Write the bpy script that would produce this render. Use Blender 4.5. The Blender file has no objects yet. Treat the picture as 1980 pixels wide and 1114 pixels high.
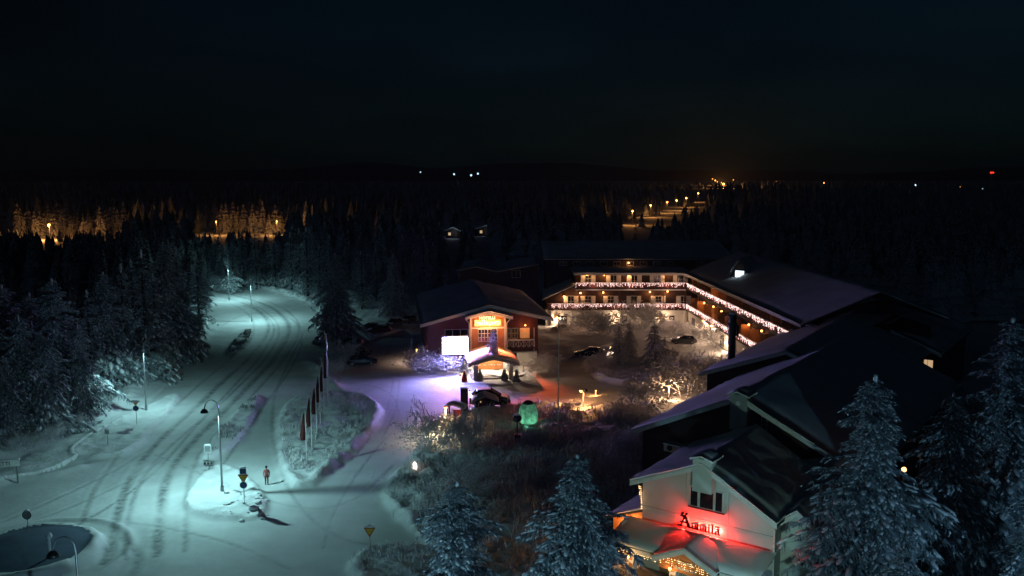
import bpy, math, random
import numpy as np
from mathutils import Matrix, Vector
rng = np.random.default_rng(7)
random.seed(7)
SC = bpy.context.scene
COL = SC.collection
R_ = math.radians

# ------------------------------------------------------------------ camera
CAM_H, FPX, CX, CY, HORIZON = 29.0, 1700.0, 990.0, 557.0, 338.0
PITCH = math.atan((CY - HORIZON) / FPX)
cam_d = bpy.data.cameras.new('camera')
cam = bpy.data.objects.new('camera', cam_d); COL.objects.link(cam)
cam.location = (0, 0, CAM_H); cam.rotation_euler = (math.pi / 2 - PITCH, 0, 0)
cam_d.sensor_width = 36; cam_d.lens = 36 * FPX / 1980; cam_d.clip_start = 0.5; cam_d.clip_end = 12000
SC.camera = cam

# ------------------------------------------------------------------ world: night sky, faint cloud
W = bpy.data.worlds.new('World'); SC.world = W; W.use_nodes = True
nt = W.node_tree; nt.nodes.clear()
out = nt.nodes.new('ShaderNodeOutputWorld'); bg = nt.nodes.new('ShaderNodeBackground')
sky = nt.nodes.new('ShaderNodeTexSky'); sky.sky_type = 'NISHITA'; sky.sun_disc = False
sky.sun_elevation = R_(18); sky.sun_rotation = R_(215); sky.air_density = 1.0; sky.dust_density = 0.3
tc = nt.nodes.new('ShaderNodeTexCoord'); mp = nt.nodes.new('ShaderNodeMapping'); mp.inputs['Scale'].default_value = (1.0, 1.0, 3.2)
nz = nt.nodes.new('ShaderNodeTexNoise'); nz.inputs['Scale'].default_value = 1.7; nz.inputs['Detail'].default_value = 4
rp = nt.nodes.new('ShaderNodeValToRGB'); rp.color_ramp.elements[0].position = 0.33; rp.color_ramp.elements[1].position = 0.68
rp.color_ramp.elements[0].color = (0.035, 0.11, 0.17, 1); rp.color_ramp.elements[1].color = (0.20, 0.60, 0.86, 1)
mx = nt.nodes.new('ShaderNodeMixRGB'); mx.blend_type = 'MULTIPLY'; mx.inputs['Fac'].default_value = 1
nt.links.new(tc.outputs['Generated'], mp.inputs['Vector']); nt.links.new(mp.outputs['Vector'], nz.inputs['Vector'])
nt.links.new(nz.outputs['Fac'], rp.inputs['Fac']); nt.links.new(sky.outputs['Color'], mx.inputs['Color1'])
nt.links.new(rp.outputs['Color'], mx.inputs['Color2']); nt.links.new(mx.outputs['Color'], bg.inputs['Color'])
bg.inputs['Strength'].default_value = 0.0013
nt.links.new(bg.outputs['Background'], out.inputs['Surface'])

# ------------------------------------------------------------------ moon behind thin cloud (the one sun lamp)
sd = bpy.data.lights.new('moon', 'SUN'); sd.energy = 0.019; sd.angle = R_(6); sd.color = (0.32, 0.62, 1.0)
moon = bpy.data.objects.new('moon', sd); COL.objects.link(moon)
moon.rotation_euler = (R_(72), 0, R_(-35)); moon.location = (-60, -60, 120)

SC.view_settings.view_transform = 'Standard'; SC.view_settings.look = 'None'
SC.view_settings.exposure = 0.0; SC.view_settings.gamma = 1.0; SC.view_settings.use_curve_mapping = False
cy_ = SC.cycles
cy_.use_denoising = True; cy_.max_bounces = 5; cy_.diffuse_bounces = 3; cy_.glossy_bounces = 2
cy_.transmission_bounces = 3; cy_.transparent_max_bounces = 6; cy_.sample_clamp_indirect = 2.0
cy_.caustics_reflective = False; cy_.caustics_refractive = False; cy_.use_light_tree = True
cy_.volume_bounces = 0

# brightness of the different lamps, in one place
P_STREET, P_WARM, P_FAR = 5500.0, 125.0, 3000.0
TEAL = (0.45, 0.92, 0.93); WARM = (1.0, 0.42, 0.14)

# ------------------------------------------------------------------ surveying helpers (photo measurements -> world metres)
_F = np.array([0, math.cos(PITCH), -math.sin(PITCH)]); _U = np.array([0, math.sin(PITCH), math.cos(PITCH)]); _R = np.array([1.0, 0, 0])
_C = np.array([0, 0, CAM_H])
def ray(x, y): return _F + _R * (x - CX) / FPX - _U * (y - CY) / FPX
def G(x, y, z=0.0):
    d = ray(x, y); return _C + d * (z - CAM_H) / d[2]
def GY(x, y, Y):
    d = ray(x, y); return _C + d * Y / d[1]
def base_top(px, base, top): return float((base - top) / (base - HORIZON) * CAM_H)

class Frame:
    """a vertical facade plane: origin P, direction d along the wall, outward normal n"""
    def __init__(s, P, ang, flip=False):
        s.P = np.array([P[0], P[1], 0.0]); s.d = np.array([math.cos(ang), math.sin(ang), 0.0])
        s.n = np.array([s.d[1], -s.d[0], 0.0]) * (-1 if flip else 1)
    def pt(s, u, z, w=0.0): return s.P + s.d * u + s.n * w + np.array([0, 0, z])
    def uz(s, px, py, w=0.0):
        r = ray(px, py); P = s.P + s.n * w; t = ((P - _C) @ s.n) / (r @ s.n); q = _C + r * t
        return float((q - P) @ s.d), float(q[2])
    def shift(s, w):
        f = Frame((0, 0), 0); f.P = s.P + s.n * w; f.d = s.d; f.n = s.n; return f

# ------------------------------------------------------------------ mesh builder
_ICO = None
def blob_template():
    vs = [(0, 0, 1)]; fs = []
    for zz, rr, ph in ((0.55, 0.83, 0), (-0.15, 1.0, 0.6), (-0.7, 0.7, 0)):
        for k in range(5):
            a = 2 * math.pi * k / 5 + ph; vs.append((rr * math.cos(a), rr * math.sin(a), zz))
    vs.append((0, 0, -1))
    for k in range(5):
        fs.append((0, 1 + k, 1 + (k + 1) % 5)); fs.append((16, 11 + (k + 1) % 5, 11 + k))
        for r in (0, 1):
            a, b = 1 + 5 * r + k, 1 + 5 * r + (k + 1) % 5; fs.append((a, a + 5, b + 5, b))
    return np.array(vs), fs
BT_V, BT_F = blob_template()

class MB:
    def __init__(s): s.v = []; s.f = []; s.n = 0
    def add(s, verts, faces):
        verts = np.asarray(verts, float); s.v.append(verts); n = s.n
        s.f.extend([tuple(i + n for i in f) for f in faces]); s.n += len(verts); return s
    def box(s, c, size, rz=0.0):
        x, y, z = [0.5 * q for q in size]
        v = np.array([(-x, -y, -z), (x, -y, -z), (x, y, -z), (-x, y, -z), (-x, -y, z), (x, -y, z), (x, y, z), (-x, y, z)])
        if rz:
            ca, sa = math.cos(rz), math.sin(rz); v = v @ np.array([(ca, sa, 0), (-sa, ca, 0), (0, 0, 1)])
        return s.add(v + np.array(c), [(0, 3, 2, 1), (4, 5, 6, 7), (0, 1, 5, 4), (1, 2, 6, 5), (2, 3, 7, 6), (3, 0, 4, 7)])
    def fbox(s, F, u0, u1, z0, z1, w0, w1):
        v = [F.pt(u, z, w) for z in (z0, z1) for (u, w) in ((u0, w0), (u1, w0), (u1, w1), (u0, w1))]
        return s.add(v, [(0, 3, 2, 1), (4, 5, 6, 7), (0, 1, 5, 4), (1, 2, 6, 5), (2, 3, 7, 6), (3, 0, 4, 7)])
    def prism(s, F, poly, w0, w1):
        n = len(poly); v = [F.pt(u, z, w0) for u, z in poly] + [F.pt(u, z, w1) for u, z in poly]
        return s.add(v, [tuple(range(n))[::-1], tuple(range(n, 2 * n))] + [(i, (i + 1) % n, n + (i + 1) % n, n + i) for i in range(n)])
    def tube(s, pts, rad, k=6, cap=True):
        pts = np.asarray(pts, float); n = len(pts)
        rad = [rad] * n if np.isscalar(rad) else rad
        V = []; t0 = None
        for i in range(n):
            t = pts[min(i + 1, n - 1)] - pts[max(i - 1, 0)]; t = t / (np.linalg.norm(t) + 1e-9)
            a = np.array([1.0, 0, 0]) if abs(t[0]) < 0.8 else np.array([0, 1.0, 0])
            if t0 is not None: a = t0
            x = a - t * (a @ t); x /= np.linalg.norm(x) + 1e-9; t0 = x; y = np.cross(t, x)
            for j in range(k):
                q = 2 * math.pi * j / k; V.append(pts[i] + rad[i] * (math.cos(q) * x + math.sin(q) * y))
        Fc = [(i * k + j, i * k + (j + 1) % k, (i + 1) * k + (j + 1) % k, (i + 1) * k + j) for i in range(n - 1) for j in range(k)]
        if cap: Fc += [tuple(range(k))[::-1], tuple(range((n - 1) * k, n * k))]
        return s.add(V, Fc)
    def lathe(s, prof, c=(0, 0, 0), k=16, cap=True):
        V = [(c[0] + r * math.cos(2 * math.pi * j / k), c[1] + r * math.sin(2 * math.pi * j / k), c[2] + z) for r, z in prof for j in range(k)]
        n = len(prof)
        Fc = [(i * k + j, i * k + (j + 1) % k, (i + 1) * k + (j + 1) % k, (i + 1) * k + j) for i in range(n - 1) for j in range(k)]
        if cap: Fc += [tuple(range(k))[::-1], tuple(range((n - 1) * k, n * k))]
        return s.add(V, Fc)
    def ball(s, c, r, jit=0.0):
        r = np.array(r if not np.isscalar(r) else (r, r, r)); v = BT_V * r
        if jit: v = v * (1 + jit * (rng.random((len(v), 1)) - 0.5))
        return s.add(v + np.array(c), BT_F)
    def sphere(s, c, r, k=14, m=9):
        r = (r, r, r) if np.isscalar(r) else r
        V = [(c[0] + r[0] * math.sin(math.pi * (i + .5) / m) * math.cos(2 * math.pi * j / k), c[1] + r[1] * math.sin(math.pi * (i + .5) / m) * math.sin(2 * math.pi * j / k), c[2] + r[2] * math.cos(math.pi * (i + .5) / m)) for i in range(m) for j in range(k)]
        Fc = [(i * k + j, (i + 1) * k + j, (i + 1) * k + (j + 1) % k, i * k + (j + 1) % k) for i in range(m - 1) for j in range(k)]
        return s.add(V, Fc + [tuple(range(k)), tuple(range((m - 1) * k, m * k))[::-1]])
    def mesh(s, name, off=None, smooth=False):
        v = np.concatenate(s.v) if s.v else np.zeros((0, 3))
        if off is not None: v = v - np.asarray(off)
        me = bpy.data.meshes.new(name); me.from_pydata(v.tolist(), [], s.f)
        if smooth: me.polygons.foreach_set('use_smooth', [True] * len(me.polygons))
        me.update(); return me

def link(name, me, mat=None, parent=None):
    o = bpy.data.objects.new(name, me)
    if mat is not None:
        if len(me.materials) == 0: me.materials.append(mat)
    COL.objects.link(o)
    if parent is not None: o.parent = parent
    return o
def tag(o, label=None, cat=None, group=None, kind=None):
    if label: o['label'] = label
    if cat: o['category'] = cat
    if group: o['group'] = group
    if kind: o['kind'] = kind
    return o
def empty(name, loc, rz=0.0, label=None, cat=None, group=None):
    o = bpy.data.objects.new(name, None); COL.objects.link(o); o.location = loc; o.rotation_euler = (0, 0, rz)
    o.empty_display_size = 0.2
    return tag(o, label, cat, group)
def copy_tree(o, parent=None):
    c = o.copy(); COL.objects.link(c)
    if parent is not None: c.parent = parent
    for ch in list(o.children): copy_tree(ch, c)
    return c
class Thing:
    """a top-level Empty whose parts are modelled in world metres"""
    def __init__(s, name, loc, label, cat, group=None):
        s.L = np.array([loc[0], loc[1], loc[2] if len(loc) > 2 else 0.0], float)
        s.e = empty(name, s.L, 0, label, cat, group)
    def part(s, name, mb, mat, parent=None, smooth=False, label=None):
        o = link(name, mb.mesh(name, s.L, smooth), mat, parent or s.e)
        if label: o['label'] = label
        return o
    def light(s, name, P, power, color, r=0.12, kind='POINT'):
        return lamp_light(name, np.asarray(P) - s.L, power, color, r, s.e)
def lamp_light(name, P, power, color, r, parent):
    l = bpy.data.lights.new(name, 'POINT'); l.energy = power; l.color = color; l.shadow_soft_size = r
    o = bpy.data.objects.new(name, l); COL.objects.link(o); o.location = tuple(P); o.parent = parent; return o

# ------------------------------------------------------------------ materials
def nodes(name):
    m = bpy.data.materials.new(name); m.use_nodes = True; t = m.node_tree; b = t.nodes['Principled BSDF']; return m, t, b
def plain(name, col, rough=0.7, metal=0.0, var=0.25, scale=3.0, bump=0.0, bscale=20.0, spec=0.3):
    m, t, b = nodes(name)
    tcn = t.nodes.new('ShaderNodeTexCoord'); n = t.nodes.new('ShaderNodeTexNoise'); n.inputs['Scale'].default_value = scale; n.inputs['Detail'].default_value = 5
    r = t.nodes.new('ShaderNodeValToRGB'); c = np.array(col)
    r.color_ramp.elements[0].position = 0.3; r.color_ramp.elements[1].position = 0.7
    r.color_ramp.elements[0].color = (*(c * (1 - var)), 1); r.color_ramp.elements[1].color = (*np.minimum(c * (1 + var * .6), 1), 1)
    t.links.new(tcn.outputs['Object'], n.inputs['Vector']); t.links.new(n.outputs['Fac'], r.inputs['Fac']); t.links.new(r.outputs['Color'], b.inputs['Base Color'])
    b.inputs['Roughness'].default_value = rough; b.inputs['Metallic'].default_value = metal; b.inputs['Specular IOR Level'].default_value = spec
    if bump:
        n2 = t.nodes.new('ShaderNodeTexNoise'); n2.inputs['Scale'].default_value = bscale; n2.inputs['Detail'].default_value = 6
        bp = t.nodes.new('ShaderNodeBump'); bp.inputs['Strength'].default_value = bump; bp.inputs['Distance'].default_value = 0.1
        t.links.new(tcn.outputs['Object'], n2.inputs['Vector']); t.links.new(n2.outputs['Fac'], bp.inputs['Height']); t.links.new(bp.outputs['Normal'], b.inputs['Normal'])
    return m
def glow(name, col, strength, sample='AUTO'):
    m, t, b = nodes(name)
    b.inputs['Base Color'].default_value = (*[0.5 * c for c in col], 1)
    b.inputs['Emission Color'].default_value = (*col, 1); b.inputs['Emission Strength'].default_value = strength
    m.cycles.emission_sampling = sample; return m
def boards(name, col, period=0.16, vertical=True):
    """wood cladding too fine to pick apart: grain colour and shallow relief"""
    m, t, b = nodes(name)
    tcn = t.nodes.new('ShaderNodeTexCoord'); w = t.nodes.new('ShaderNodeTexWave'); w.wave_type = 'BANDS'
    w.bands_direction = 'DIAGONAL' if vertical else 'Z'; w.inputs['Scale'].default_value = 0.5 / period; w.inputs['Distortion'].default_value = 0.4
    n = t.nodes.new('ShaderNodeTexNoise'); n.inputs['Scale'].default_value = 2.0
    r = t.nodes.new('ShaderNodeValToRGB'); c = np.array(col); r.color_ramp.elements[0].color = (*(c * .55), 1); r.color_ramp.elements[1].color = (*np.minimum(c * 1.3, 1), 1)
    bp = t.nodes.new('ShaderNodeBump'); bp.inputs['Strength'].default_value = 0.5; bp.inputs['Distance'].default_value = 0.02
    t.links.new(tcn.outputs['Object'], w.inputs['Vector']); t.links.new(tcn.outputs['Object'], n.inputs['Vector'])
    t.links.new(n.outputs['Fac'], r.inputs['Fac']); t.links.new(r.outputs['Color'], b.inputs['Base Color'])
    t.links.new(w.outputs['Fac'], bp.inputs['Height']); t.links.new(bp.outputs['Normal'], b.inputs['Normal']); b.inputs['Roughness'].default_value = 0.8
    return m
def snow_mat(name, col=(0.78, 0.80, 0.82), b1=0.5, s1=2.2, b2=0.35, s2=14.0, wear=False):
    m, t, b = nodes(name)
    tcn = t.nodes.new('ShaderNodeTexCoord')
    n1 = t.nodes.new('ShaderNodeTexNoise'); n1.inputs['Scale'].default_value = s1; n1.inputs['Detail'].default_value = 6
    n2 = t.nodes.new('ShaderNodeTexNoise'); n2.inputs['Scale'].default_value = s2; n2.inputs['Detail'].default_value = 4
    n3 = t.nodes.new('ShaderNodeTexNoise'); n3.inputs['Scale'].default_value = 0.35; n3.inputs['Detail'].default_value = 4
    for n in (n1, n2, n3): t.links.new(tcn.outputs['Object'], n.inputs['Vector'])
    r = t.nodes.new('ShaderNodeValToRGB'); c = np.array(col)
    r.color_ramp.elements[0].position = 0.3; r.color_ramp.elements[1].position = 0.65
    r.color_ramp.elements[0].color = (*(c * .86), 1); r.color_ramp.elements[1].color = (*np.minimum(c * 1.04, 1), 1)
    t.links.new(n3.outputs['Fac'], r.inputs['Fac']); colout = r.outputs['Color']
    if wear:
        at = t.nodes.new('ShaderNodeAttribute'); at.attribute_name = 'wear'
        mm = t.nodes.new('ShaderNodeMath'); mm.operation = 'MULTIPLY_ADD'; mm.inputs[1].default_value = 1.5; mm.inputs[2].default_value = -0.2
        m2 = t.nodes.new('ShaderNodeMath'); m2.operation = 'MULTIPLY'; m2.use_clamp = True
        t.links.new(n1.outputs['Fac'], mm.inputs[0]); t.links.new(mm.outputs[0], m2.inputs[0]); t.links.new(at.outputs['Fac'], m2.inputs[1])
        mc = t.nodes.new('ShaderNodeMixRGB'); mc.inputs['Color2'].default_value = (0.075, 0.085, 0.09, 1)
        t.links.new(m2.outputs[0], mc.inputs['Fac']); t.links.new(colout, mc.inputs['Color1']); colout = mc.outputs['Color']
    t.links.new(colout, b.inputs['Base Color']); b.inputs['Roughness'].default_value = 0.75; b.inputs['Specular IOR Level'].default_value = 0.25
    bp = t.nodes.new('ShaderNodeBump'); bp.inputs['Strength'].default_value = b1; bp.inputs['Distance'].default_value = 0.12
    bq = t.nodes.new('ShaderNodeBump'); bq.inputs['Strength'].default_value = b2; bq.inputs['Distance'].default_value = 0.04
    t.links.new(n1.outputs['Fac'], bp.inputs['Height']); t.links.new(n2.outputs['Fac'], bq.inputs['Height'])
    t.links.new(bp.outputs['Normal'], bq.inputs['Normal']); t.links.new(bq.outputs['Normal'], b.inputs['Normal'])
    return m
def foliage(name, dark, frost, amount):
    """needles or twigs with rime frost, more of it on upward faces"""
    m, t, b = nodes(name)
    tcn = t.nodes.new('ShaderNodeTexCoord'); n = t.nodes.new('ShaderNodeTexNoise'); n.inputs['Scale'].default_value = 2.6; n.inputs['Detail'].default_value = 5
    g = t.nodes.new('ShaderNodeNewGeometry'); sp = t.nodes.new('ShaderNodeSeparateXYZ')
    t.links.new(tcn.outputs['Object'], n.inputs['Vector']); t.links.new(g.outputs['Normal'], sp.inputs[0])
    ab = t.nodes.new('ShaderNodeMath'); ab.operation = 'ABSOLUTE'; t.links.new(sp.outputs['Z'], ab.inputs[0])
    ma = t.nodes.new('ShaderNodeMath'); ma.operation = 'MULTIPLY_ADD'; ma.inputs[1].default_value = 0.5; t.links.new(ab.outputs[0], ma.inputs[0]); t.links.new(n.outputs['Fac'], ma.inputs[2])
    r = t.nodes.new('ShaderNodeValToRGB'); r.color_ramp.elements[0].position = 0.95 - amount; r.color_ramp.elements[1].position = 1.15 - amount
    r.color_ramp.elements[0].color = (*dark, 1); r.color_ramp.elements[1].color = (*frost, 1)
    t.links.new(ma.outputs[0], r.inputs['Fac']); t.links.new(r.outputs['Color'], b.inputs['Base Color']); b.inputs['Roughness'].default_value = 0.85; b.inputs['Specular IOR Level'].default_value = 0.15
    return m

M = dict(
    snow=snow_mat('snow_smooth', b1=0.25, s1=0.9, b2=0.2, s2=9),
    snow_rough=snow_mat('snow_rough', b1=0.9, s1=2.4, b2=0.7, s2=9),
    road=snow_mat('snow_packed', (0.70, 0.72, 0.73), b1=0.3, s1=1.6, b2=0.25, s2=8, wear=True),
    needles=foliage('needles', (0.018, 0.032, 0.024), (0.34, 0.39, 0.43), 0.34),
    needles_far=foliage('far_frosted_needles', (0.02, 0.032, 0.026), (0.42, 0.46, 0.50), 0.42),
    twig_snow=plain('branch_snow', (0.72, 0.75, 0.78), 0.8, var=0.12),
    frost=foliage('frosted_twigs', (0.07, 0.055, 0.045), (0.68, 0.68, 0.69), 0.66),
    ice=plain('dark_navy_mound', (0.10, 0.135, 0.185), 0.5, var=0.22, scale=0.6, bump=0.15, bscale=4),  # dark navy tone for the roundabout mound, mottled by noise
    brush=foliage('dark_brush', (0.035, 0.030, 0.032), (0.45, 0.45, 0.47), 0.46),
    bark=plain('bark', (0.06, 0.045, 0.035), 0.9, var=0.4, scale=8, bump=0.4),
    steel=plain('galvanised_steel', (0.42, 0.43, 0.44), 0.38, 0.85, var=0.15),
    dark_metal=plain('dark_metal', (0.02, 0.02, 0.022), 0.45, 0.4, var=0.2),
    black=plain('black_paint', (0.012, 0.012, 0.014), 0.35, 0.0, spec=0.5),
    wood_red=boards('red_stained_boards', (0.13, 0.030, 0.020)),
    wood_brown=boards('brown_stained_boards', (0.036, 0.016, 0.010)),
    wood_orange=boards('honey_boards', (0.50, 0.21, 0.07)),
    white_paint=plain('white_paint', (0.74, 0.74, 0.72), 0.6, var=0.1),
    render_white=plain('painted_render', (0.66, 0.64, 0.58), 0.8, var=0.14, scale=0.8, bump=0.2, bscale=30),
    panel=plain('pale_facade_panel', (0.56, 0.62, 0.58), 0.65, var=0.09, scale=0.7),
    panel_grey=plain('grey_facade_panel', (0.33, 0.36, 0.36), 0.65, var=0.1, scale=0.7),
    roof=plain('dark_roof_sheet', (0.03, 0.03, 0.033), 0.7, var=0.2),
    glass=plain('dark_window_glass', (0.012, 0.014, 0.018), 0.08, 0.0, var=0.1, spec=0.6),
    flag=plain('red_flag_cloth', (0.06, 0.009, 0.008), 0.85, var=0.35, scale=4),
    red=plain('red_paint', (0.42, 0.04, 0.03), 0.6),
    carpet=plain('red_carpet', (0.55, 0.10, 0.045), 0.9),
    stone=plain('grey_stone', (0.22, 0.21, 0.20), 0.85, var=0.3, bump=0.4),
    yellow=plain('yellow_sign_face', (0.62, 0.36, 0.03), 0.5, var=0.12),
    blue=plain('blue_sign_face', (0.03, 0.07, 0.16), 0.5, var=0.12),
    sign_red=plain('red_sign_border', (0.40, 0.03, 0.02), 0.5, var=0.12),
    carpaint=plain('dark_car_paint', (0.012, 0.013, 0.016), 0.25, 0.2, spec=0.6),
    carpaint2=plain('grey_car_paint', (0.07, 0.075, 0.08), 0.28, 0.4, spec=0.6),
    carpaint3=plain('wine_red_car_paint', (0.10, 0.012, 0.012), 0.28, 0.2, spec=0.6),
    tyre=plain('tyre_rubber', (0.015, 0.015, 0.015), 0.9),
    rim=plain('alloy_rim', (0.35, 0.35, 0.36), 0.35, 0.9),
    g_teal=glow('street_lamp_glass', (0.75, 1.0, 0.95), 30, 'NONE'),
    g_warm=glow('warm_lamp_glass', (1.0, 0.42, 0.12), 6, 'NONE'),
    g_far=glow('far_lamp_glass', (1.0, 0.36, 0.06), 6, 'NONE'),
    g_far_white=glow('far_white_lamp_glass', (0.55, 0.85, 1.0), 2.4, 'NONE'),
    g_far_red=glow('obstruction_light_glass', (1.0, 0.04, 0.02), 3, 'NONE'),
    g_fairy=glow('fairy_light_bulb', (1.0, 0.66, 0.60), 4.0, 'NONE'),
    g_fairy_warm=glow('warm_fairy_light_bulb', (1.0, 0.62, 0.26), 9, 'NONE'),
    g_window=glow('lit_window_warm', (1.0, 0.66, 0.36), 0.55),
    g_window_orange=glow('lit_window_orange', (1.0, 0.36, 0.10), 0.4),
    g_window_cool=glow('lit_window_cool', (0.70, 0.88, 1.0), 2.2),
    g_screen=glow('led_screen_face', (0.38, 0.34, 1.0), 250),
    g_sign=glow('amber_sign_letters', (1.0, 0.74, 0.36), 3.2),
    g_red=glow('red_back_light', (1.0, 0.05, 0.03), 30),
    g_head=glow('head_light_glass', (1.0, 0.85, 0.7), 3, 'NONE'),
    g_tail=glow('tail_light_glass', (1.0, 0.10, 0.05), 0.5, 'NONE'),
)
# ================================================================== GROUND
def vnoise(x, y, scale, seed):
    r = np.random.default_rng(seed); n = 256; T = r.random((n, n))
    gx, gy = x / scale, y / scale; ix, iy = np.floor(gx).astype(int), np.floor(gy).astype(int)
    fx, fy = gx - ix, gy - iy; fx, fy = fx * fx * (3 - 2 * fx), fy * fy * (3 - 2 * fy)
    a, b, c, d = T[ix % n, iy % n], T[(ix + 1) % n, iy % n], T[ix % n, (iy + 1) % n], T[(ix + 1) % n, (iy + 1) % n]
    return (a * (1 - fx) + b * fx) * (1 - fy) + (c * (1 - fx) + d * fx) * fy - 0.5
def seg_dist(X, Y, pts, closed=False):
    D = np.full(X.shape, 1e9); n = len(pts)
    for i in range(n if closed else n - 1):
        a, b = pts[i], pts[(i + 1) % n]; ab = b - a; L = ab @ ab + 1e-9
        t = np.clip(((X - a[0]) * ab[0] + (Y - a[1]) * ab[1]) / L, 0, 1)
        D = np.minimum(D, np.hypot(X - a[0] - t * ab[0], Y - a[1] - t * ab[1]))
    return D
def inside(X, Y, pts):
    r = np.zeros(X.shape, bool); n = len(pts)
    for i in range(n):
        (x1, y1), (x2, y2) = pts[i], pts[(i + 1) % n]
        c = ((y1 > Y) != (y2 > Y)) & (X < (x2 - x1) * (Y - y1) / (y2 - y1 + 1e-12) + x1); r ^= c
    return r
def smooth_poly(pts, it=2, closed=True):
    p = np.array(pts)
    for _ in range(it):
        q = np.roll(p, -1, 0) if closed else p[1:]
        a = p if closed else p[:-1]
        s = np.empty((2 * len(a), 2)); s[0::2] = .75 * a + .25 * q; s[1::2] = .25 * a + .75 * q
        p = s if closed else np.vstack([p[:1], s, p[-1:]])
    return p
def gp(L, it=2, closed=True): return smooth_poly([G(x, y)[:2] for x, y in L], it, closed)

ISLANDS = [  # outline (photo survey), plateau height, roughness, name
    (gp([(540, 800), (578, 765), (640, 757), (712, 769), (738, 790), (722, 830), (685, 868), (640, 908), (585, 950), (545, 930), (533, 865)]), 0.55, 0.55, 'flag_island'),
    (gp([(508, 764), (490, 815), (450, 870), (405, 893), (378, 893), (400, 868), (440, 815), (488, 772)]), 0.45, 0.5, 'median_island'),
    (gp([(345, 985), (385, 925), (430, 898), (480, 925), (520, 975), (505, 1005), (430, 1008)]), 0.32, 0.65, 'lamp_island'),
    (gp([(128, 886), (165, 850), (225, 822), (280, 790), (340, 760), (350, 775), (290, 840), (262, 872), (200, 890)]), 0.35, 0.4, 'lay_by_island'),
    (gp([(432, 690), (455, 655), (492, 632), (484, 660), (455, 688)]), 0.35, 0.5, 'splitter_island'),
    (gp([(672, 1092), (705, 1066), (770, 1056), (840, 1064), (880, 1110), (830, 1170), (700, 1160)]), 0.5, 0.5, 'yield_island'),
    (gp([(738, 958), (752, 925), (800, 893), (818, 850), (840, 815), (900, 795), (985, 790), (1060, 776), (1120, 800), (1260, 775), (1300, 850), (1240, 1010), (1180, 1130), (1000, 1180), (900, 1120), (830, 1050), (770, 1005)]), 0.45, 0.8, 'garden_bed'),
    (gp([(1122, 706), (1150, 688), (1240, 690), (1290, 700), (1280, 735), (1230, 752), (1160, 738)]), 0.4, 0.7, 'courtyard_bed'),
    (gp([(790, 690), (830, 685), (900, 700), (905, 722), (830, 724), (795, 715)]), 0.4, 0.4, 'entrance_bed'),
    (gp([(1010, 700), (1060, 690), (1080, 705), (1070, 730), (1015, 732)]), 0.4, 0.4, 'entrance_bed'),
]
BANKS = [  # ploughed ridges: polyline, height, half width
    (gp([(-60, 905), (0, 884), (90, 848), (170, 815), (222, 790), (262, 752), (318, 712), (370, 668), (398, 640)], 2, False), 1.0, 1.3),
    (gp([(735, 795), (722, 832), (685, 870), (640, 910), (600, 940)], 2, False), 0.35, 0.5),
    (gp([(400, 545), (430, 540), (500, 556), (560, 570), (612, 590)], 2, False), 0.7, 1.6),
    (gp([(-40, 945), (30, 928), (100, 918), (150, 905)], 1, False), 0.3, 0.9),
    (gp([(1085, 640), (1120, 634), (1200, 640), (1260, 640), (1300, 632), (1350, 640), (1385, 655)], 2, False), 1.1, 1.6),
    (gp([(905, 742), (960, 746), (1010, 742)], 1, False), 0.3, 0.5),
    (gp([(600, 700), (640, 735), (655, 760)], 1, False), 0.5, 1.0),
]
ROUND_C = np.array([-37.0, 64.0]); ROUND_R = 4.4
def tracks():
    T = []
    main = gp([(395, 562), (440, 572), (500, 588), (540, 615), (548, 645), (520, 690), (470, 740), (410, 800), (340, 860), (290, 920), (270, 1000), (262, 1080)], 3, False)
    wob = 0.55 * np.sin(np.linspace(0, 9, len(main)))
    def off(p, d):
        d = d + wob * np.sin(d * 2.1)
        t = np.gradient(p, axis=0); t /= np.linalg.norm(t, axis=1)[:, None] + 1e-9
        return p + np.stack([t[:, 1], -t[:, 0]], 1) * np.asarray(d)[:, None]
    for d, w, s in ((-3.3, .26, .6), (-1.4, .42, 1.2), (0.5, .24, .7), (2.4, .40, 1.15), (5.2, .24, .6)): T.append((off(main, d), w, s))
    for L, w, s in (([(235, 1040), (262, 1065), (268, 1090), (245, 1120)], .35, .7), ([(800, 800), (740, 850), (680, 930), (640, 1000), (625, 1060)], .14, .6),
                    ([(760, 735), (752, 780), (722, 840), (680, 890)], .13, .5), ([(772, 735), (766, 790), (738, 850)], .13, .5),
                    ([(0, 1010), (120, 960), (230, 905), (300, 860)], .25, .45), ([(-10, 1030), (130, 985), (260, 925), (340, 870)], .25, .35),
                    ([(980, 800), (1080, 815), (1180, 850), (1240, 880)], .3, .5), ([(960, 745), (1040, 765), (1120, 790)], .2, .4),
                    ([(720, 710), (745, 690), (760, 660), (765, 620)], .2, .4),
                    ([(470, 590), (520, 612), (535, 640), (505, 690), (440, 760), (360, 845), (300, 915), (200, 990), (60, 1060)], .2, .9), ([(415, 640), (455, 612), (520, 600), (575, 620), (590, 660), (560, 720), (500, 800), (430, 900)], .18, .7),
                    ([(590, 640), (560, 700), (530, 760), (525, 860), (560, 960), (640, 1040), (760, 1060)], .2, .6), ([(300, 880), (420, 930), (560, 985), (680, 980), (760, 900)], .18, .5), ([(100, 1010), (260, 1010), (420, 1040), (560, 1100)], .2, .5), ([(640, 745), (700, 740), (760, 760), (770, 800)], .14, .5)):
        T.append((gp(L, 2, False), w, s))
    return T
X0, X1, Y0, Y1, ST = -80.0, 62.0, 46.0, 228.0, 0.2
nx, ny = int((X1 - X0) / ST) + 1, int((Y1 - Y0) / ST) + 1
XX, YY = np.meshgrid(X0 + ST * np.arange(nx), Y0 + ST * np.arange(ny), indexing='ij')
ZZ = 0.10 * vnoise(XX, YY, 7, 1) + 0.035 * vnoise(XX, YY, 1.6, 2)
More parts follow.
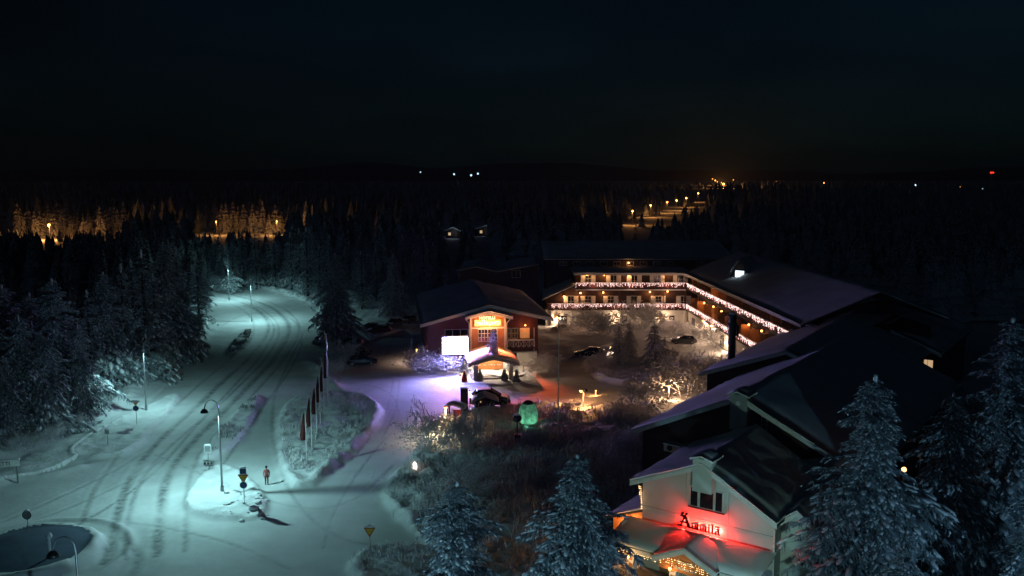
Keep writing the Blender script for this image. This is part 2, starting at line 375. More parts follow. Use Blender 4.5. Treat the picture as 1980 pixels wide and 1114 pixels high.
WEAR = np.zeros_like(XX); CLS = np.zeros(XX.shape, int)
ROADPOLY = gp([(-200, 990), (0, 935), (130, 905), (270, 800), (372, 690), (405, 640), (396, 548), (430, 543), (520, 562), (610, 590), (640, 640), (625, 700), (760, 640), (800, 640), (790, 690), (900, 725), (1010, 735), (1110, 690), (1240, 650), (1390, 660), (1400, 720), (1290, 760), (1130, 770), (960, 800), (850, 800), (800, 890), (735, 955), (830, 1060), (900, 1150), (500, 1400), (-200, 1400)], 2)
CLS[inside(XX, YY, ROADPOLY)] = 1
for k, (P, h, rg, nm) in enumerate(ISLANDS):
    ins = inside(XX, YY, P); d = seg_dist(XX, YY, P, True); sd_ = np.where(ins, d, -d)
    m = np.clip(sd_ / 1.0 + 0.35, 0, 1); m = m * m * (3 - 2 * m)
    ZZ += m * (h + rg * (0.75 * vnoise(XX, YY, 1.3, 10 + k) + 0.5 * vnoise(XX, YY, 0.75, 30 + k) + .35 * vnoise(XX, YY, 4, 50 + k)))
    ZZ += 0.28 * np.exp(-(sd_ - 0.15) ** 2 / 0.22) * (0.7 + vnoise(XX, YY, 1.1, 70 + k))
    CLS[ins] = k + 2
for k, (P, h, w) in enumerate(BANKS):
    d = seg_dist(XX, YY, P); ZZ += h * np.exp(-(d / w) ** 2) * (0.85 + 0.9 * vnoise(XX, YY, 1.5, 90 + k) + 0.5 * vnoise(XX, YY, 0.8, 110 + k))
d = np.hypot(XX - ROUND_C[0], YY - ROUND_C[1]); ins = d < ROUND_R
ZZ += np.where(d < ROUND_R + 1.2, 1.2 * np.clip(1 - (d / (ROUND_R + 1.2)) ** 2, 0, 1) ** .6, 0) + 0.35 * np.exp(-((d - ROUND_R - .45) / .45) ** 2) * (0.8 + vnoise(XX, YY, 1.2, 131))
ZZ += 0.22 * np.exp(-((d - ROUND_R - 2.9) / .35) ** 2); CLS[ins] = len(ISLANDS) + 2
MOUND = np.clip((ROUND_R - d) / .5, 0, 1) * (1.3 + .6 * vnoise(XX, YY, 2.5, 133))
for P, w, s in tracks():
    lo, hi = P.min(0) - 2, P.max(0) + 2; on = (CLS == 1) & (XX > lo[0]) & (XX < hi[0]) & (YY > lo[1]) & (YY < hi[1])
    xo, yo = XX[on], YY[on]; d = seg_dist(xo, yo, P); g = np.exp(-(d / (w * .9)) ** 2)
    ZZ[on] += -0.025 * g + 0.02 * np.exp(-((d - 1.7 * w) / (.6 * w)) ** 2)
    WEAR[on] = np.maximum(WEAR[on], s * g * np.clip(0.95 + 1.5 * vnoise(xo, yo, 6, 140) + .5 * vnoise(xo, yo, 1.7, 141), 0, 1.3))
WEAR = np.clip(WEAR + (CLS == 1) * 0.35 * np.clip(vnoise(XX * 0.35 + YY * .2, YY * 0.2 - XX * .2, 1.3, 150), 0, 1), 0, 1)
off_road = CLS == 0
ZZ += off_road * (0.25 + 0.35 * vnoise(XX, YY, 3, 160) + 0.18 * vnoise(XX, YY, 1.1, 161))
edge = np.minimum(np.minimum(XX - X0, X1 - XX), np.minimum(YY - Y0, Y1 - YY)); ZZ -= 0.9 * np.clip(1 - edge / 4.0, 0, 1)
def ground_h(x, y):
    i = int(np.clip(round((x - X0) / ST), 0, nx - 1)); j = int(np.clip(round((y - Y0) / ST), 0, ny - 1))
    if not (X0 < x < X1 and Y0 < y < Y1): return -0.3
    return float(ZZ[i, j])
# footing for the things that stand on it: a little below the snow line
def foot(px, py, sink=0.06):
    p = G(px, py); return np.array([p[0], p[1], ground_h(p[0], p[1]) - sink])
VV = np.stack([XX.ravel(), YY.ravel(), ZZ.ravel()], 1); WV = WEAR.ravel()
I, J = np.meshgrid(np.arange(nx - 1), np.arange(ny - 1), indexing='ij')
Q = np.stack([I * ny + J, (I + 1) * ny + J, (I + 1) * ny + J + 1, I * ny + J + 1], -1).reshape(-1, 4)
QC = CLS[:-1, :-1].ravel()
def sub_ground(name, mask, mat):
    q = Q[mask]
    if not len(q): return None
    ids, inv = np.unique(q, return_inverse=True); q2 = inv.reshape(-1, 4)
    me = bpy.data.meshes.new(name); me.vertices.add(len(ids)); me.vertices.foreach_set('co', VV[ids].ravel())
    me.loops.add(q2.size); me.loops.foreach_set('vertex_index', q2.ravel().astype(np.int32))
    me.polygons.add(len(q2)); me.polygons.foreach_set('loop_start', np.arange(0, q2.size, 4, dtype=np.int32)); me.polygons.foreach_set('loop_total', np.full(len(q2), 4, np.int32))
    me.polygons.foreach_set('use_smooth', np.ones(len(q2), bool)); me.update(calc_edges=True)
    a = me.attributes.new('wear', 'FLOAT', 'POINT'); a.data.foreach_set('value', WV[ids].astype(np.float32))
    return tag(link(name, me, mat), kind='structure')
sub_ground('snow_verge', QC == 0, M['snow_rough'])
sub_ground('road', QC == 1, M['road'])
for k, (P, h, rg, nm) in enumerate(ISLANDS): sub_ground(nm, QC == k + 2, M['snow_rough'])
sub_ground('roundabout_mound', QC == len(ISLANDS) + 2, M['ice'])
b = MB(); s_ = 9000.0
xs = np.concatenate([np.linspace(-s_, -300, 9), np.linspace(-250, 250, 12), np.linspace(300, s_, 9)]); ys = np.concatenate([[-400, -100], np.linspace(0, 400, 12), np.linspace(500, s_, 14)])
v = [(x, y, -0.45) for x in xs for y in ys]; n_ = len(ys)
b.add(v, [(i * n_ + j, (i + 1) * n_ + j, (i + 1) * n_ + j + 1, i * n_ + j + 1) for i in range(len(xs) - 1) for j in range(n_ - 1)])
tag(link('ground', b.mesh('ground'), M['snow_rough']), kind='structure')
# low fells on the horizon
b = MB(); n_ = 160; v = []; hx = np.linspace(-5200, 5200, n_)
hn = 70 + 80 * vnoise(hx, hx * 0, 1400, 5) + 50 * vnoise(hx, hx * 0 + 3, 420, 6)
for i in range(n_):
    yb = 5200 + 300 * math.sin(hx[i] / 1500)
    v += [(hx[i], yb - 1200, -5), (hx[i], yb - 600, hn[i] * .55), (hx[i], yb, hn[i]), (hx[i], yb + 900, -5)]
b.add(v, [(i * 4 + j, i * 4 + 4 + j, i * 4 + 5 + j, i * 4 + 1 + j) for i in range(n_ - 1) for j in range(3)])
tag(link('hills', b.mesh('hills', smooth=True), plain('forested_fell', (0.20, 0.22, 0.24), 0.95)), kind='structure')
# ================================================================== BUILDINGS
def clip_poly(poly, a, b, c):
    """keep the side a*u + b*z <= c"""
    o = []
    for i in range(len(poly)):
        p, q = poly[i], poly[(i + 1) % len(poly)]; dp, dq = a * p[0] + b * p[1] - c, a * q[0] + b * q[1] - c
        if dp <= 0: o.append(p)
        if dp * dq < 0: t = dp / (dp - dq); o.append((p[0] + t * (q[0] - p[0]), p[1] + t * (q[1] - p[1])))
    return o
def cell(poly, u0, u1, z0, z1):
    p = clip_poly(poly, -1, 0, -u0); p = clip_poly(p, 1, 0, u1) if p else p
    p = clip_poly(p, 0, -1, -z0) if p else p; return clip_poly(p, 0, 1, z1) if p else p
def area(p): return 0.5 * abs(sum(p[i][0] * p[(i + 1) % len(p)][1] - p[(i + 1) % len(p)][0] * p[i][1] for i in range(len(p))))
def resample(prof, step):
    o = []
    for i in range(len(prof) - 1):
        n = max(1, int(math.hypot(prof[i + 1][0] - prof[i][0], prof[i + 1][1] - prof[i][1]) / step))
        o += [(prof[i][0] + (prof[i + 1][0] - prof[i][0]) * k / n, prof[i][1] + (prof[i + 1][1] - prof[i][1]) * k / n) for k in range(n)]
    return o + [prof[-1]]
def snow_blanket(F, prof, w0, w1, th, seed, step=0.5, lump=0.13):
    """snow lying on a roof: a closed uneven blanket following the roof profile, rounded at its edges"""
    P = resample(prof, step); nu = len(P); nw = max(4, int(abs(w1 - w0) / (step * 1.4)) + 1)
    U = np.array([p[0] for p in P])[:, None] + np.zeros((1, nw)); Wv = np.linspace(w0, w1, nw)[None, :] + np.zeros((nu, 1)); Zb = np.array([p[1] for p in P])[:, None] + np.zeros((1, nw))
    L = np.concatenate([[0], np.cumsum([math.hypot(P[i + 1][0] - P[i][0], P[i + 1][1] - P[i][1]) for i in range(nu - 1)])])[:, None]
    e = np.minimum(np.minimum(L, L[-1] - L), np.minimum(abs(Wv - w0), abs(Wv - w1))); ed = np.sqrt(np.clip(e / 0.45, 0, 1)) * 0.62 + 0.38
    T = (th + lump * 1.5 * vnoise(U + seed, Wv, 1.7, seed) + lump * 1.3 * vnoise(U, Wv, 4.5, seed + 7) + lump * vnoise(U, Wv + seed, 0.8, seed + 1)) * ed
    ou = 0.10 * vnoise(U, Wv, 0.9, seed + 2); Ztop = Zb + T; V = []
    for Zg in (Ztop, Zb + 0.004):
        for i in range(nu):
            for j in range(nw):
                q = ou[i, j] if (i in (0, nu - 1) or j in (0, nw - 1)) else 0
                V.append(F.pt(U[i, j], Zg[i, j], Wv[i, j] + (q if j in (0, nw - 1) else 0)))
    N = nu * nw; Fc = []
    for i in range(nu - 1):
        for j in range(nw - 1):
            a = i * nw + j; Fc.append((a, a + 1, a + nw + 1, a + nw)); Fc.append((N + a, N + a + nw, N + a + nw + 1, N + a + 1))
    for i in range(nu - 1):
        for j in (0, nw - 1):
            a = i * nw + j; Fc.append((a, a + nw, N + a + nw, N + a))
    for j in range(nw - 1):
        for i in (0, nu - 1):
            a = i * nw + j; Fc.append((a, a + 1, N + a + 1, N + a))
    return MB().add(V, Fc)
def slab(F, prof, w0, w1, th):
    """roof deck under a profile"""
    poly = list(prof) + [(u, z - th) for u, z in reversed(prof)]
    return MB().prism(F, poly, w0, w1)
def add_window(T, F, u0, u1, z0, z1, w=0.0, nu=2, nz=2, pane='glass', frame='white_paint', fr=0.07, parent=None, label=None, bars=0.04):
    p = T.part('window', MB().fbox(F, u0, u1, z0, z1, w + 0.004, w + 0.03), M[pane], parent, label=label)
    m = MB()
    m.fbox(F, u0 - fr, u1 + fr, z1, z1 + fr, w, w + 0.09); m.fbox(F, u0 - fr, u1 + fr, z0 - fr, z0, w, w + 0.12)
    m.fbox(F, u0 - fr, u0, z0, z1, w, w + 0.08); m.fbox(F, u1, u1 + fr, z0, z1, w, w + 0.08)
    for k in range(1, nu): u = u0 + (u1 - u0) * k / nu; m.fbox(F, u - bars / 2, u + bars / 2, z0, z1, w + 0.03, w + 0.055)
    for k in range(1, nz): z = z0 + (z1 - z0) * k / nz; m.fbox(F, u0, u1, z - bars / 2, z + bars / 2, w + 0.03, w + 0.06)
    o = link('window_frame', m.mesh('window_frame', T.L), M[frame], p); return p
def gable(T, F, prof, uL, uR, zb, depth, wall, over, roof_th=0.22, snow=0.42, seed=1, wallname='wall', fascia='white_paint', back=True, step=0.5):
    """gabled volume: prof is the roof underside (3 points left..right or right..left) in facade coordinates"""
    poly = [(uR, zb), (uL, zb)]
    inner = clip_poly([(prof[0][0], zb)] + list(prof) + [(prof[-1][0], zb)], -1, 0, -min(uL, uR)); inner = clip_poly(inner, 1, 0, max(uL, uR))
    w = T.part(wallname, MB().prism(F, inner, -depth, 0), M[wall])
    top = [(u, z + roof_th) for u, z in prof]
    r = T.part('roof', slab(F, top, -depth - 0.4, over, roof_th - 0.006), M['roof'])
    fb = MB()
    for i in range(len(prof) - 1):
        (ua, za), (ub, zb2) = prof[i], prof[i + 1]
        fb.prism(F, [(ua, za - 0.12), (ub, zb2 - 0.12), (ub, zb2 + roof_th - .02), (ua, za + roof_th - .02)], over + 0.003, over + 0.06)
    link('barge_board', fb.mesh('barge_board', T.L), M[fascia], r)
    link('roof_snow', snow_blanket(F, top, -depth - 0.5, over + 0.12, snow, seed, step).mesh('roof_snow', T.L, True), M['snow'], r)
    return w, r, inner

# ---- blackletter lettering: broad-nib strokes
NIB = {
 'A': [[(.05, 0), (.2, .1), (.55, 1.0)], [(.3, .95), (.55, 1.02), (.95, .08), (1.1, .04)], [(.16, .42), (.78, .42)], [(-.08, .04), (.3, .04)], [(.72, .04), (1.15, .04)], [(.2, 1.0), (.55, .9)]],
 'm': [[(.0, .62), (.1, .68), (.1, .06), (.2, .0)], [(.12, .6), (.34, .68), (.4, .6), (.4, .06), (.5, 0)], [(.42, .6), (.64, .68), (.7, .6), (.7, .06), (.84, .02)]],
 'i': [[(.0, .62), (.12, .68), (.12, .06), (.28, .02)], [(.1, .92), (.16, .86)]],
 'l': [[(.0, 1.0), (.12, 1.05), (.12, .06), (.28, .02)]],
 'a': [[(.08, .58), (.3, .68), (.42, .58), (.42, .08), (.56, .02)], [(.42, .4), (.12, .34), (.04, .2), (.08, .04), (.24, .0), (.42, .12)]],
 'H': [[(.08, 1.0), (.12, .5), (.05, .04)], [(.0, .95), (.2, 1.02)], [(.12, .56), (.5, .62), (.66, .5), (.62, .06), (.5, -.1)], [(-.05, .1), (.14, .0)]],
 'u': [[(.0, .62), (.1, .68), (.1, .1), (.26, .0), (.44, .1)], [(.4, .66), (.46, .62), (.46, .06), (.6, .02)]],
 'p': [[(.0, .62), (.12, .68), (.12, -.32)], [(.14, .56), (.36, .68), (.52, .5), (.5, .12), (.3, .0), (.14, .1)]],
 'o': [[(.26, .68), (.06, .5), (.06, .14), (.26, .0), (.48, .16), (.48, .54), (.26, .68)]],
 'r': [[(.0, .62), (.12, .68), (.12, .06), (.24, .0)], [(.14, .54), (.34, .68), (.44, .58)]],
}
ADV = dict(A=1.22, m=.98, i=.42, l=.42, a=.70, H=.86, u=.74, p=.70, o=.64, r=.56)
def letter(F, ch, u, z, s, sgn, w0, w1, nib=(0.13, 0.075), uml=False):
    m = MB()
    st = list(NIB[ch])
    if uml: st = st + ([[(.3, 1.24), (.36, 1.18)], [(.66, 1.24), (.72, 1.18)]] if ch == 'A' else [[(.1, .92), (.15, .87)], [(.34, .92), (.39, .87)]])
    nx_, nz_ = nib[0] / 2, nib[1] / 2
    for k, pl in enumerate(st):
        e = 0.0015 * k
        for i in range(len(pl) - 1):
            (xa, ya), (xb, yb) = pl[i], pl[i + 1]
            pts = [(xa - nx_, ya - nz_), (xa + nx_, ya + nz_), (xb - nx_, yb - nz_), (xb + nx_, yb + nz_), (xa - nx_ * .6, ya + nz_ * .6), (xb + nx_ * .6, yb - nz_ * .6)]
            c = sorted(set(pts))  # convex hull
            def cr(o, a, b): return (a[0] - o[0]) * (b[1] - o[1]) - (a[1] - o[1]) * (b[0] - o[0])
            lo, up = [], []
            for p in c:
                while len(lo) > 1 and cr(lo[-2], lo[-1], p) <= 0: lo.pop()
                lo.append(p)
            for p in reversed(c):
                while len(up) > 1 and cr(up[-2], up[-1], p) <= 0: up.pop()
                up.append(p)
            hull = lo[:-1] + up[:-1]
            m.prism(F, [(u + sgn * s * x, z + s * y) for x, y in hull], w0 - e - .0007 * i, w1 + e + .0007 * i)
    return m
def text_obj(T, F, txt, u, z, size, w, mat, sgn, parent, depth=0.02):
    cu = bpy.data.curves.new('lettering_curve', 'FONT'); cu.body = txt; cu.size = size; cu.align_x = 'CENTER'; cu.extrude = depth
    tmp = bpy.data.objects.new('lettering_curve', cu); COL.objects.link(tmp); me = bpy.data.meshes.new_from_object(tmp.evaluated_get(bpy.context.evaluated_depsgraph_get())); bpy.data.objects.remove(tmp)
    me.materials.clear(); me.materials.append(mat); o = bpy.data.objects.new('lettering', me); COL.objects.link(o)
    x = F.d * sgn; y = np.array([0, 0, 1.0]); zz = np.cross(x, y); p = F.pt(u, z, w) - T.L
    o.matrix_local = Matrix([[x[0], y[0], zz[0], p[0]], [x[1], y[1], zz[1], p[1]], [x[2], y[2], zz[2], p[2]], [0, 0, 0, 1]])
    o.parent = parent; return o

# ------------------------------------------------------------------ restaurant (pale panelled gable, bottom right)
aA = math.pi - R_(36)
FA = Frame((16.9, 56.64), aA, True)          # u grows to the left, n looks at the forecourt
if FA.n[1] > 0: FA.n = -FA.n
def uz(F, *p): return F.uz(*p)
REST = Thing('restaurant', (13.5, 60.5), 'pale panelled restaurant gable with red backlit lettering and snowy roof', 'building')
eL, pk, eR = uz(FA, 1228, 930), uz(FA, 1366, 899), uz(FA, 1510, 1014)
wl, wr = uz(FA, 1243, 960)[0], uz(FA, 1497, 1040)[0]
zbase = 0.0
eL_A = eL
profA = [(eR[0], eR[1]), (pk[0], pk[1]), (eL[0], eL[1])]
w_, r_, innerA = gable(REST, FA, profA, wl, wr, 0.0, 9.6, 'panel_grey', 0.75, seed=3, snow=0.38, step=0.4)
# facade panels, each its own piece
u1, u2 = uz(FA, 1326, 980)[0], uz(FA, 1409, 1000)[0]
zs = uz(FA, 1300, 990)[1]
us = sorted([wl, u1, u2, wr])
for i in range(3):
    for z0, z1 in ((0.3, zs - 1.2), (zs - 1.2, zs), (zs, 12)):
        c = cell(innerA, us[i] + .012, us[i + 1] - .012, z0 + .012, z1 - .012)
        if len(c) > 2 and area(c) > .05: REST.part('wall_panel', MB().prism(FA, c, 0.004, 0.05), M['panel'], w_)
# pilaster at the gable peak with its snow cap
a, bq = uz(FA, 1349, 900)[0], uz(FA, 1386, 900)[0]; zt = uz(FA, 1366, 889)[1] + .25; zl = uz(FA, 1366, 946)[1]
REST.part('pilaster', MB().fbox(FA, bq, a, zl, zt, 0.1, 0.85), M['panel'])
REST.part('pilaster_cap', snow_blanket(FA, [(bq - .15, zt - .1), ((a + bq) / 2, zt + .16), (a + .15, zt - .1)], -0.8, 1.1, 0.36, 8, 0.2, .05), M['snow'], smooth=True)
# three-light window
(ua, za), (ub, zb_) = uz(FA, 1336, 941), uz(FA, 1399, 983)
zt, zb0 = uz(FA, 1367, 946)[1], uz(FA, 1367, 982)[1]
W3 = abs(ua - ub)
REST.part('window_surround', MB().fbox(FA, ub - .06, ua + .06, zb0 - .08, zt + .06, .052, .09), M['white_paint'])
for f0, f1 in ((0.02, .24), (.31, .71), (.78, .98)): add_window(REST, FA, ua - W3 * f1, ua - W3 * f0, zb0, zt, 0.092, 1, 1, fr=0.03)
REST.part('window_sill', MB().fbox(FA, ub - .12, ua + .12, zb0 - .16, zb0 - .085, .052, .2), M['wood_red'])
# drain pipe at the right corner
REST.part('drain_pipe', MB().tube([FA.pt(wr - .1, eR[1] - .1, .5), FA.pt(wr - .06, eR[1] - .45, .12), FA.pt(wr - .06, 0.2, .12)], .05, 6), M['white_paint'])
# side wing with its own small gable to the right
FA2 = FA.shift(-1.4)
p2, l2, r2 = uz(FA2, 1547, 990), uz(FA2, 1512, 1012), uz(FA2, 1610, 1052)
gable(REST, FA2, [(r2[0], r2[1]), (p2[0], p2[1]), (l2[0] + .3, l2[1] - .1)], l2[0] + .05, r2[0] + .3, 0, 8.0, 'panel', 0.6, seed=13, snow=0.34, wallname='side_wall', step=.4)
# porch canopy with a cross gable
zw, ze = uz(FA, 1242, 1003)[1] + .0, uz(FA, 1203, 1052, 3.2)[1]
cL, cR = wl + 1.1, wr - .1
can = Thing('porch_canopy', tuple(FA.pt((cL + cR) / 2, 0, 1.6)), 'snow-covered porch canopy with small gable below red letters', 'canopy')
FC = FA.shift(0); FS = Frame((0, 0), 0); FS.P = FA.pt(cR, 0, 0.06); FS.d = FA.n; FS.n = FA.d   # profile runs outward from the wall
Lc = cL - cR
roofp = [(0, zw - .12), (3.3, ze)]
rf = can.part('roof', slab(FS, [(u, z) for u, z in roofp], 0, Lc, .2), M['roof'])
link('roof_snow', snow_blanket(FS, roofp, -.1, Lc + .1, .34, 21, .35, .07).mesh('roof_snow', can.L, True), M['snow'], rf)
fx = MB().fbox(FA, cR, cL, ze - .32, ze - .02, 3.3, 3.42); can.part('fascia', fx, M['white_paint'])
gu = uz(FA, 1328, 1056, 3.4); hw = 2.35
gp_ = [(gu[0] - hw, ze - .0), (gu[0], ze + 1.15), (gu[0] + hw, ze - .0)]
gr = can.part('gable_roof', slab(FA, gp_, 1.0, 3.75, .18), M['roof'])
link('roof_snow', snow_blanket(FA, gp_, 0.9, 3.85, .22, 23, .3, .06).mesh('roof_snow', can.L, True), M['snow'], gr)
gb = MB(); 
for (pa, pb) in ((gp_[0], gp_[1]), (gp_[1], gp_[2])): gb.prism(FA, [(pa[0], pa[1] - .36), (pb[0], pb[1] - .36), (pb[0], pb[1] - .02), (pa[0], pa[1] - .02)], 3.76, 3.86)
can.part('barge_board', gb, M['white_paint'])
tri = [(gu[0] - hw + .5, ze - .42), (gu[0], ze + .62), (gu[0] + hw - .5, ze - .42)]
tri = [(gu[0] - hw + .35, ze - .75), (gu[0] + hw - .35, ze - .75), (gu[0] + hw - .35, ze - .22), (gu[0], ze + .75), (gu[0] - hw + .35, ze - .22)]
gpn = can.part('gable_panel', MB().prism(FA, tri, 3.4, 3.5), M['wood_orange'])
text_obj(can, FA, 'Ämmilä', gu[0], ze - .1, .42, 3.53, M['white_paint'], -1, gpn)
text_obj(can, FA, 'Restaurant', gu[0], ze - .52, .36, 3.53, M['white_paint'], -1, gpn)
for pxc in (1222, 1303, 1395, 1480):
    cu_ = uz(FA, pxc, 1090, 3.1)[0]
    col = can.part('column', MB().fbox(FA, cu_ - .24, cu_ + .24, 0.1, ze - .2, 2.85, 3.3), M['white_paint'])
    for k in range(3): can.part('column_panel', MB().fbox(FA, cu_ - .13, cu_ + .13, .5 + k * .85, 1.1 + k * .85, 3.302, 3.34), M['wood_orange'], col)
rl = MB()
for k in range(9): rl.fbox(FA, cL - .2 - k * .19, cL - .17 - k * .19, .3, 1.1, 3.0, 3.05)
rl.fbox(FA, cL - 2.2, cL, 1.1, 1.18, 2.97, 3.08); can.part('railing', rl, M['white_paint'])
can.part('porch_deck', MB().fbox(FA, cR, cL, -.1, .3, 0.06, 3.9), M['stone'])
dd = uz(FA, 1375, 1100, 0.06)[0]
dr = can.part('door', MB().fbox(FA, dd - .9, dd + .9, .3, 2.35, 0.08, .14), M['glass']); link('door_frame', MB().fbox(FA, dd - 1.02, dd + 1.02, 2.35, 2.5, .08, .2).fbox(FA, dd - 1.02, dd - .9, .3, 2.35, .08, .2).fbox(FA, dd + .9, dd + 1.02, .3, 2.35, .08, .2).mesh('door_frame', can.L), M['white_paint'], dr)

# red backlit lettering on the gable: one sign, each letter a part
t0, t1 = uz(FA, 1318, 1000), uz(FA, 1398, 1032)
SIGN = Thing('lettering_sign', tuple(FA.pt((t0[0] + t1[0]) / 2, t1[1], .2)), 'dark blackletter sign glowing red on the pale gable', 'sign')
sA = 1.22; total = ADV['A'] * 1.3 + 2 * ADV['m'] + ADV['i'] + ADV['l'] + ADV['a']; sc_ = (t0[0] - t1[0]) / total
uu = t0[0]; zz_ = uz(FA, 1358, 1021)[1] - .05
for ch, um, k in (('A', True, 1.3), ('m', False, 1), ('m', False, 1), ('i', False, 1), ('l', False, 1), ('a', True, 1)):
    lt = letter(FA, ch, uu, zz_ , sc_ * k, -1, .36, .44, nib=(.22, .14), uml=um)
    lo = SIGN.part('letter', lt, M['black'])
    wd = ADV[ch] * k * sc_
    link('standoff', MB().fbox(FA, uu - wd * .45, uu - wd * .40, zz_ + .25, zz_ + .30, .05, .42).mesh('standoff', SIGN.L), M['dark_metal'], lo)
    lamp_light('back_glow', FA.pt(uu - wd * .42, zz_ + .34 * sc_ * k, .24) - SIGN.L, 340 * k, (1, .020, .014), .05, SIGN.e)
    if ch == 'm': link('snow_cap', MB().ball(FA.pt(uu - wd * .42, zz_ + .76 * sc_, .45), (.26, .2, .07), .2).mesh('snow_cap', SIGN.L, True), M['snow'], lo)
    uu -= wd
for k in range(0): SIGN.light('back_glow', FA.pt(t0[0] - (k + .5) / 4 * (t0[0] - t1[0]), zz_ + .35, .45), 26, (1, .045, .03), .1)

# left lean-to with terrace
lean = Thing('side_terrace', tuple(FA.pt(wl + 2, 0, -3)), 'dark terrace lean-to under snow left of the pale gable', 'annex')
FL = Frame((0, 0), 0); FL.P = FA.pt(wl, 0, -8.0); FL.d = FA.d; FL.n = FA.n
lp = [(0.02, 4.5), (3.4, 3.1)]
lr = lean.part('roof', slab(FL, lp, 0, 7.4, .2), M['roof']); link('roof_snow', snow_blanket(FL, lp, -.2, 7.6, .35, 31, .4, .07).mesh('roof_snow', lean.L, True), M['snow'], lr)
lean.part('end_wall', MB().prism(FL, [(0.02, .1), (3.1, .1), (3.1, 2.95), (0.02, 4.2)], 6.6, 6.8), M['wood_orange'])
rr = MB()
for k in range(14): rr.fbox(FL, .15 + k * .22, .2 + k * .22, .3, 1.25, 7.0, 7.05)
rr.fbox(FL, .05, 3.3, 1.25, 1.33, 6.97, 7.08); lean.part('railing', rr, M['wood_brown'])

# ------------------------------------------------------------------ hall behind the restaurant (dark gable)
FB = Frame((19.0, 69.4), aA, True)
if FB.n[1] > 0: FB.n = -FB.n
HALL = Thing('hall_building', tuple(FB.pt(0, 0, -15)), 'dark brown hall with wide snowy gable roof and pale ridge pilaster', 'building')
eL, pk, eR = uz(FB, 1228, 834), uz(FB, 1437, 769), uz(FB, 1625, 890)
wl2, wr2 = uz(FB, 1243, 850)[0], uz(FB, 1600, 900)[0]
wh, rh, innerB = gable(HALL, FB, [(eR[0] - 2.5, eR[1] - 1.1), (eR[0], eR[1]), (pk[0], pk[1]), (eL[0], eL[1])], wl2, wr2 - 2.4, 0, 36, 'wood_brown', 0.8, seed=41, snow=0.42, step=.7)
a, bq = uz(FB, 1420, 770)[0], uz(FB, 1453, 770)[0]; zt, zl = uz(FB, 1437, 760)[1], uz(FB, 1437, 828)[1]
HALL.part('pilaster', MB().fbox(FB, bq, a, zl, zt, 0.02, 0.9), M['panel_grey'])
HALL.part('pilaster_cap', snow_blanket(FB, [(bq - .2, zt - .1), ((a + bq) / 2, zt + .22), (a + .2, zt - .1)], -0.7, 1.15, 0.36, 48, 0.25, .05), M['snow'], smooth=True)
q = FB.pt((a + bq) / 2, uz(FB, 1437, 775)[1], .92)
HALL.part('round_vent', MB().tube([q, q + FB.n * .08], .2, 12), M['white_paint'])
ld = MB(); lu, lz0, lz1 = uz(FB, 1478, 860)[0], uz(FB, 1478, 868)[1], uz(FB, 1478, 785)[1]
for s in (-.22, .22): ld.fbox(FB, lu + s - .025, lu + s + .025, lz0, lz1, .2, .25)
for k in range(int((lz1 - lz0) / .32)): ld.fbox(FB, lu - .195, lu + .195, lz0 + .1 + k * .32, lz0 + .13 + k * .32, .205, .245)
HALL.part('ladder', ld, M['steel'])
vu, vz = uz(FB, 1308, 862)
VENT = Thing('ventilation_unit', tuple(FB.pt(vu, vz, .5)), 'small snow-topped ventilation box on the dark hall wall', 'ventilation unit')
VENT.part('casing', MB().fbox(FB, vu - .75, vu + .75, vz - .35, vz + .25, .05, .9), M['steel'])
VENT.part('fan_grille', MB().tube([FB.pt(vu + .2, vz, .9), FB.pt(vu + .2, vz, .96)], .25, 12), M['dark_metal'])
VENT.part('bracket', MB().fbox(FB, vu - .6, vu - .5, vz - .5, vz - .35, .0, .9).fbox(FB, vu + .5, vu + .6, vz - .5, vz - .35, .0, .9), M['dark_metal'])
VENT.part('snow_cap', snow_blanket(FB, [(vu - .8, vz + .25), (vu + .8, vz + .25)], .02, .95, .22, 51, .2, .05), M['snow'], smooth=True)
# low cross roof between hall and restaurant
CR_ = Thing('link_building', tuple(FB.pt(eR[0] + 1.5, 0, 2)), 'dark link building with snow edge beside the restaurant roof', 'building')
l1, l2_ = uz(FB, 1510, 925, 2.5), uz(FB, 1600, 905, 2.5)
FBk = FB.shift(2.5)
gable(CR_, FBk, [(l2_[0] - 4, l2_[1] - 1.6), (l2_[0] - .4, l2_[1]), (l1[0], l1[1] - .0)], l1[0] - .4, l2_[0] - 3.6, 0, 4.5, 'wood_brown', .5, seed=61, snow=.34, step=.5)

# ------------------------------------------------------------------ dark rear hall with the pipe chimney
cA, cB = G(1356, 724, 7.0), G(1558, 628, 7.0)
dv = (cB - cA)[:2]; dv /= np.linalg.norm(dv)
FCc = Frame((cA[0], cA[1]), 0); FCc.d = np.array([dv[1], -dv[0], 0]); FCc.n = -np.array([dv[0], dv[1], 0])    # u to the right, n toward the camera
REAR = Thing('rear_hall', tuple(FCc.pt(9, 0, -20)), 'black rear hall with long snowy eave beside the courtyard', 'building')
gable(REAR, FCc, [(0, 7.0), (9.5, 10.6), (19, 7.0)], .7, 18.3, 0, 44, 'wood_brown', .7, seed=71, snow=.42, step=.8)
cq = G(1414, 700, 8.2)
CH = Thing('pipe_chimney', (cq[0], cq[1], 6.5), 'tall dark round pipe chimney rising from the rear hall roof', 'chimney')
hz = GY(1414, 612, cq[1])[2]
CH.part('flue', MB().lathe([(.42, 0), (.42, hz - 6.5)], CH.L, 18), M['dark_metal'], smooth=False)
CH.part('collar', MB().lathe([(.55, 0.0), (.55, .25)], (CH.L[0], CH.L[1], hz - 1.0), 18), M['dark_metal'])
CH.part('rain_cap', MB().lathe([(.5, .0), (.5, .12), (.05, .3)], (CH.L[0], CH.L[1], hz + .002), 18), M['dark_metal'])
CH.part('snow_cap', MB().ball((CH.L[0], CH.L[1], hz + .3), (.42, .42, .16), .1), M['snow'], smooth=True)
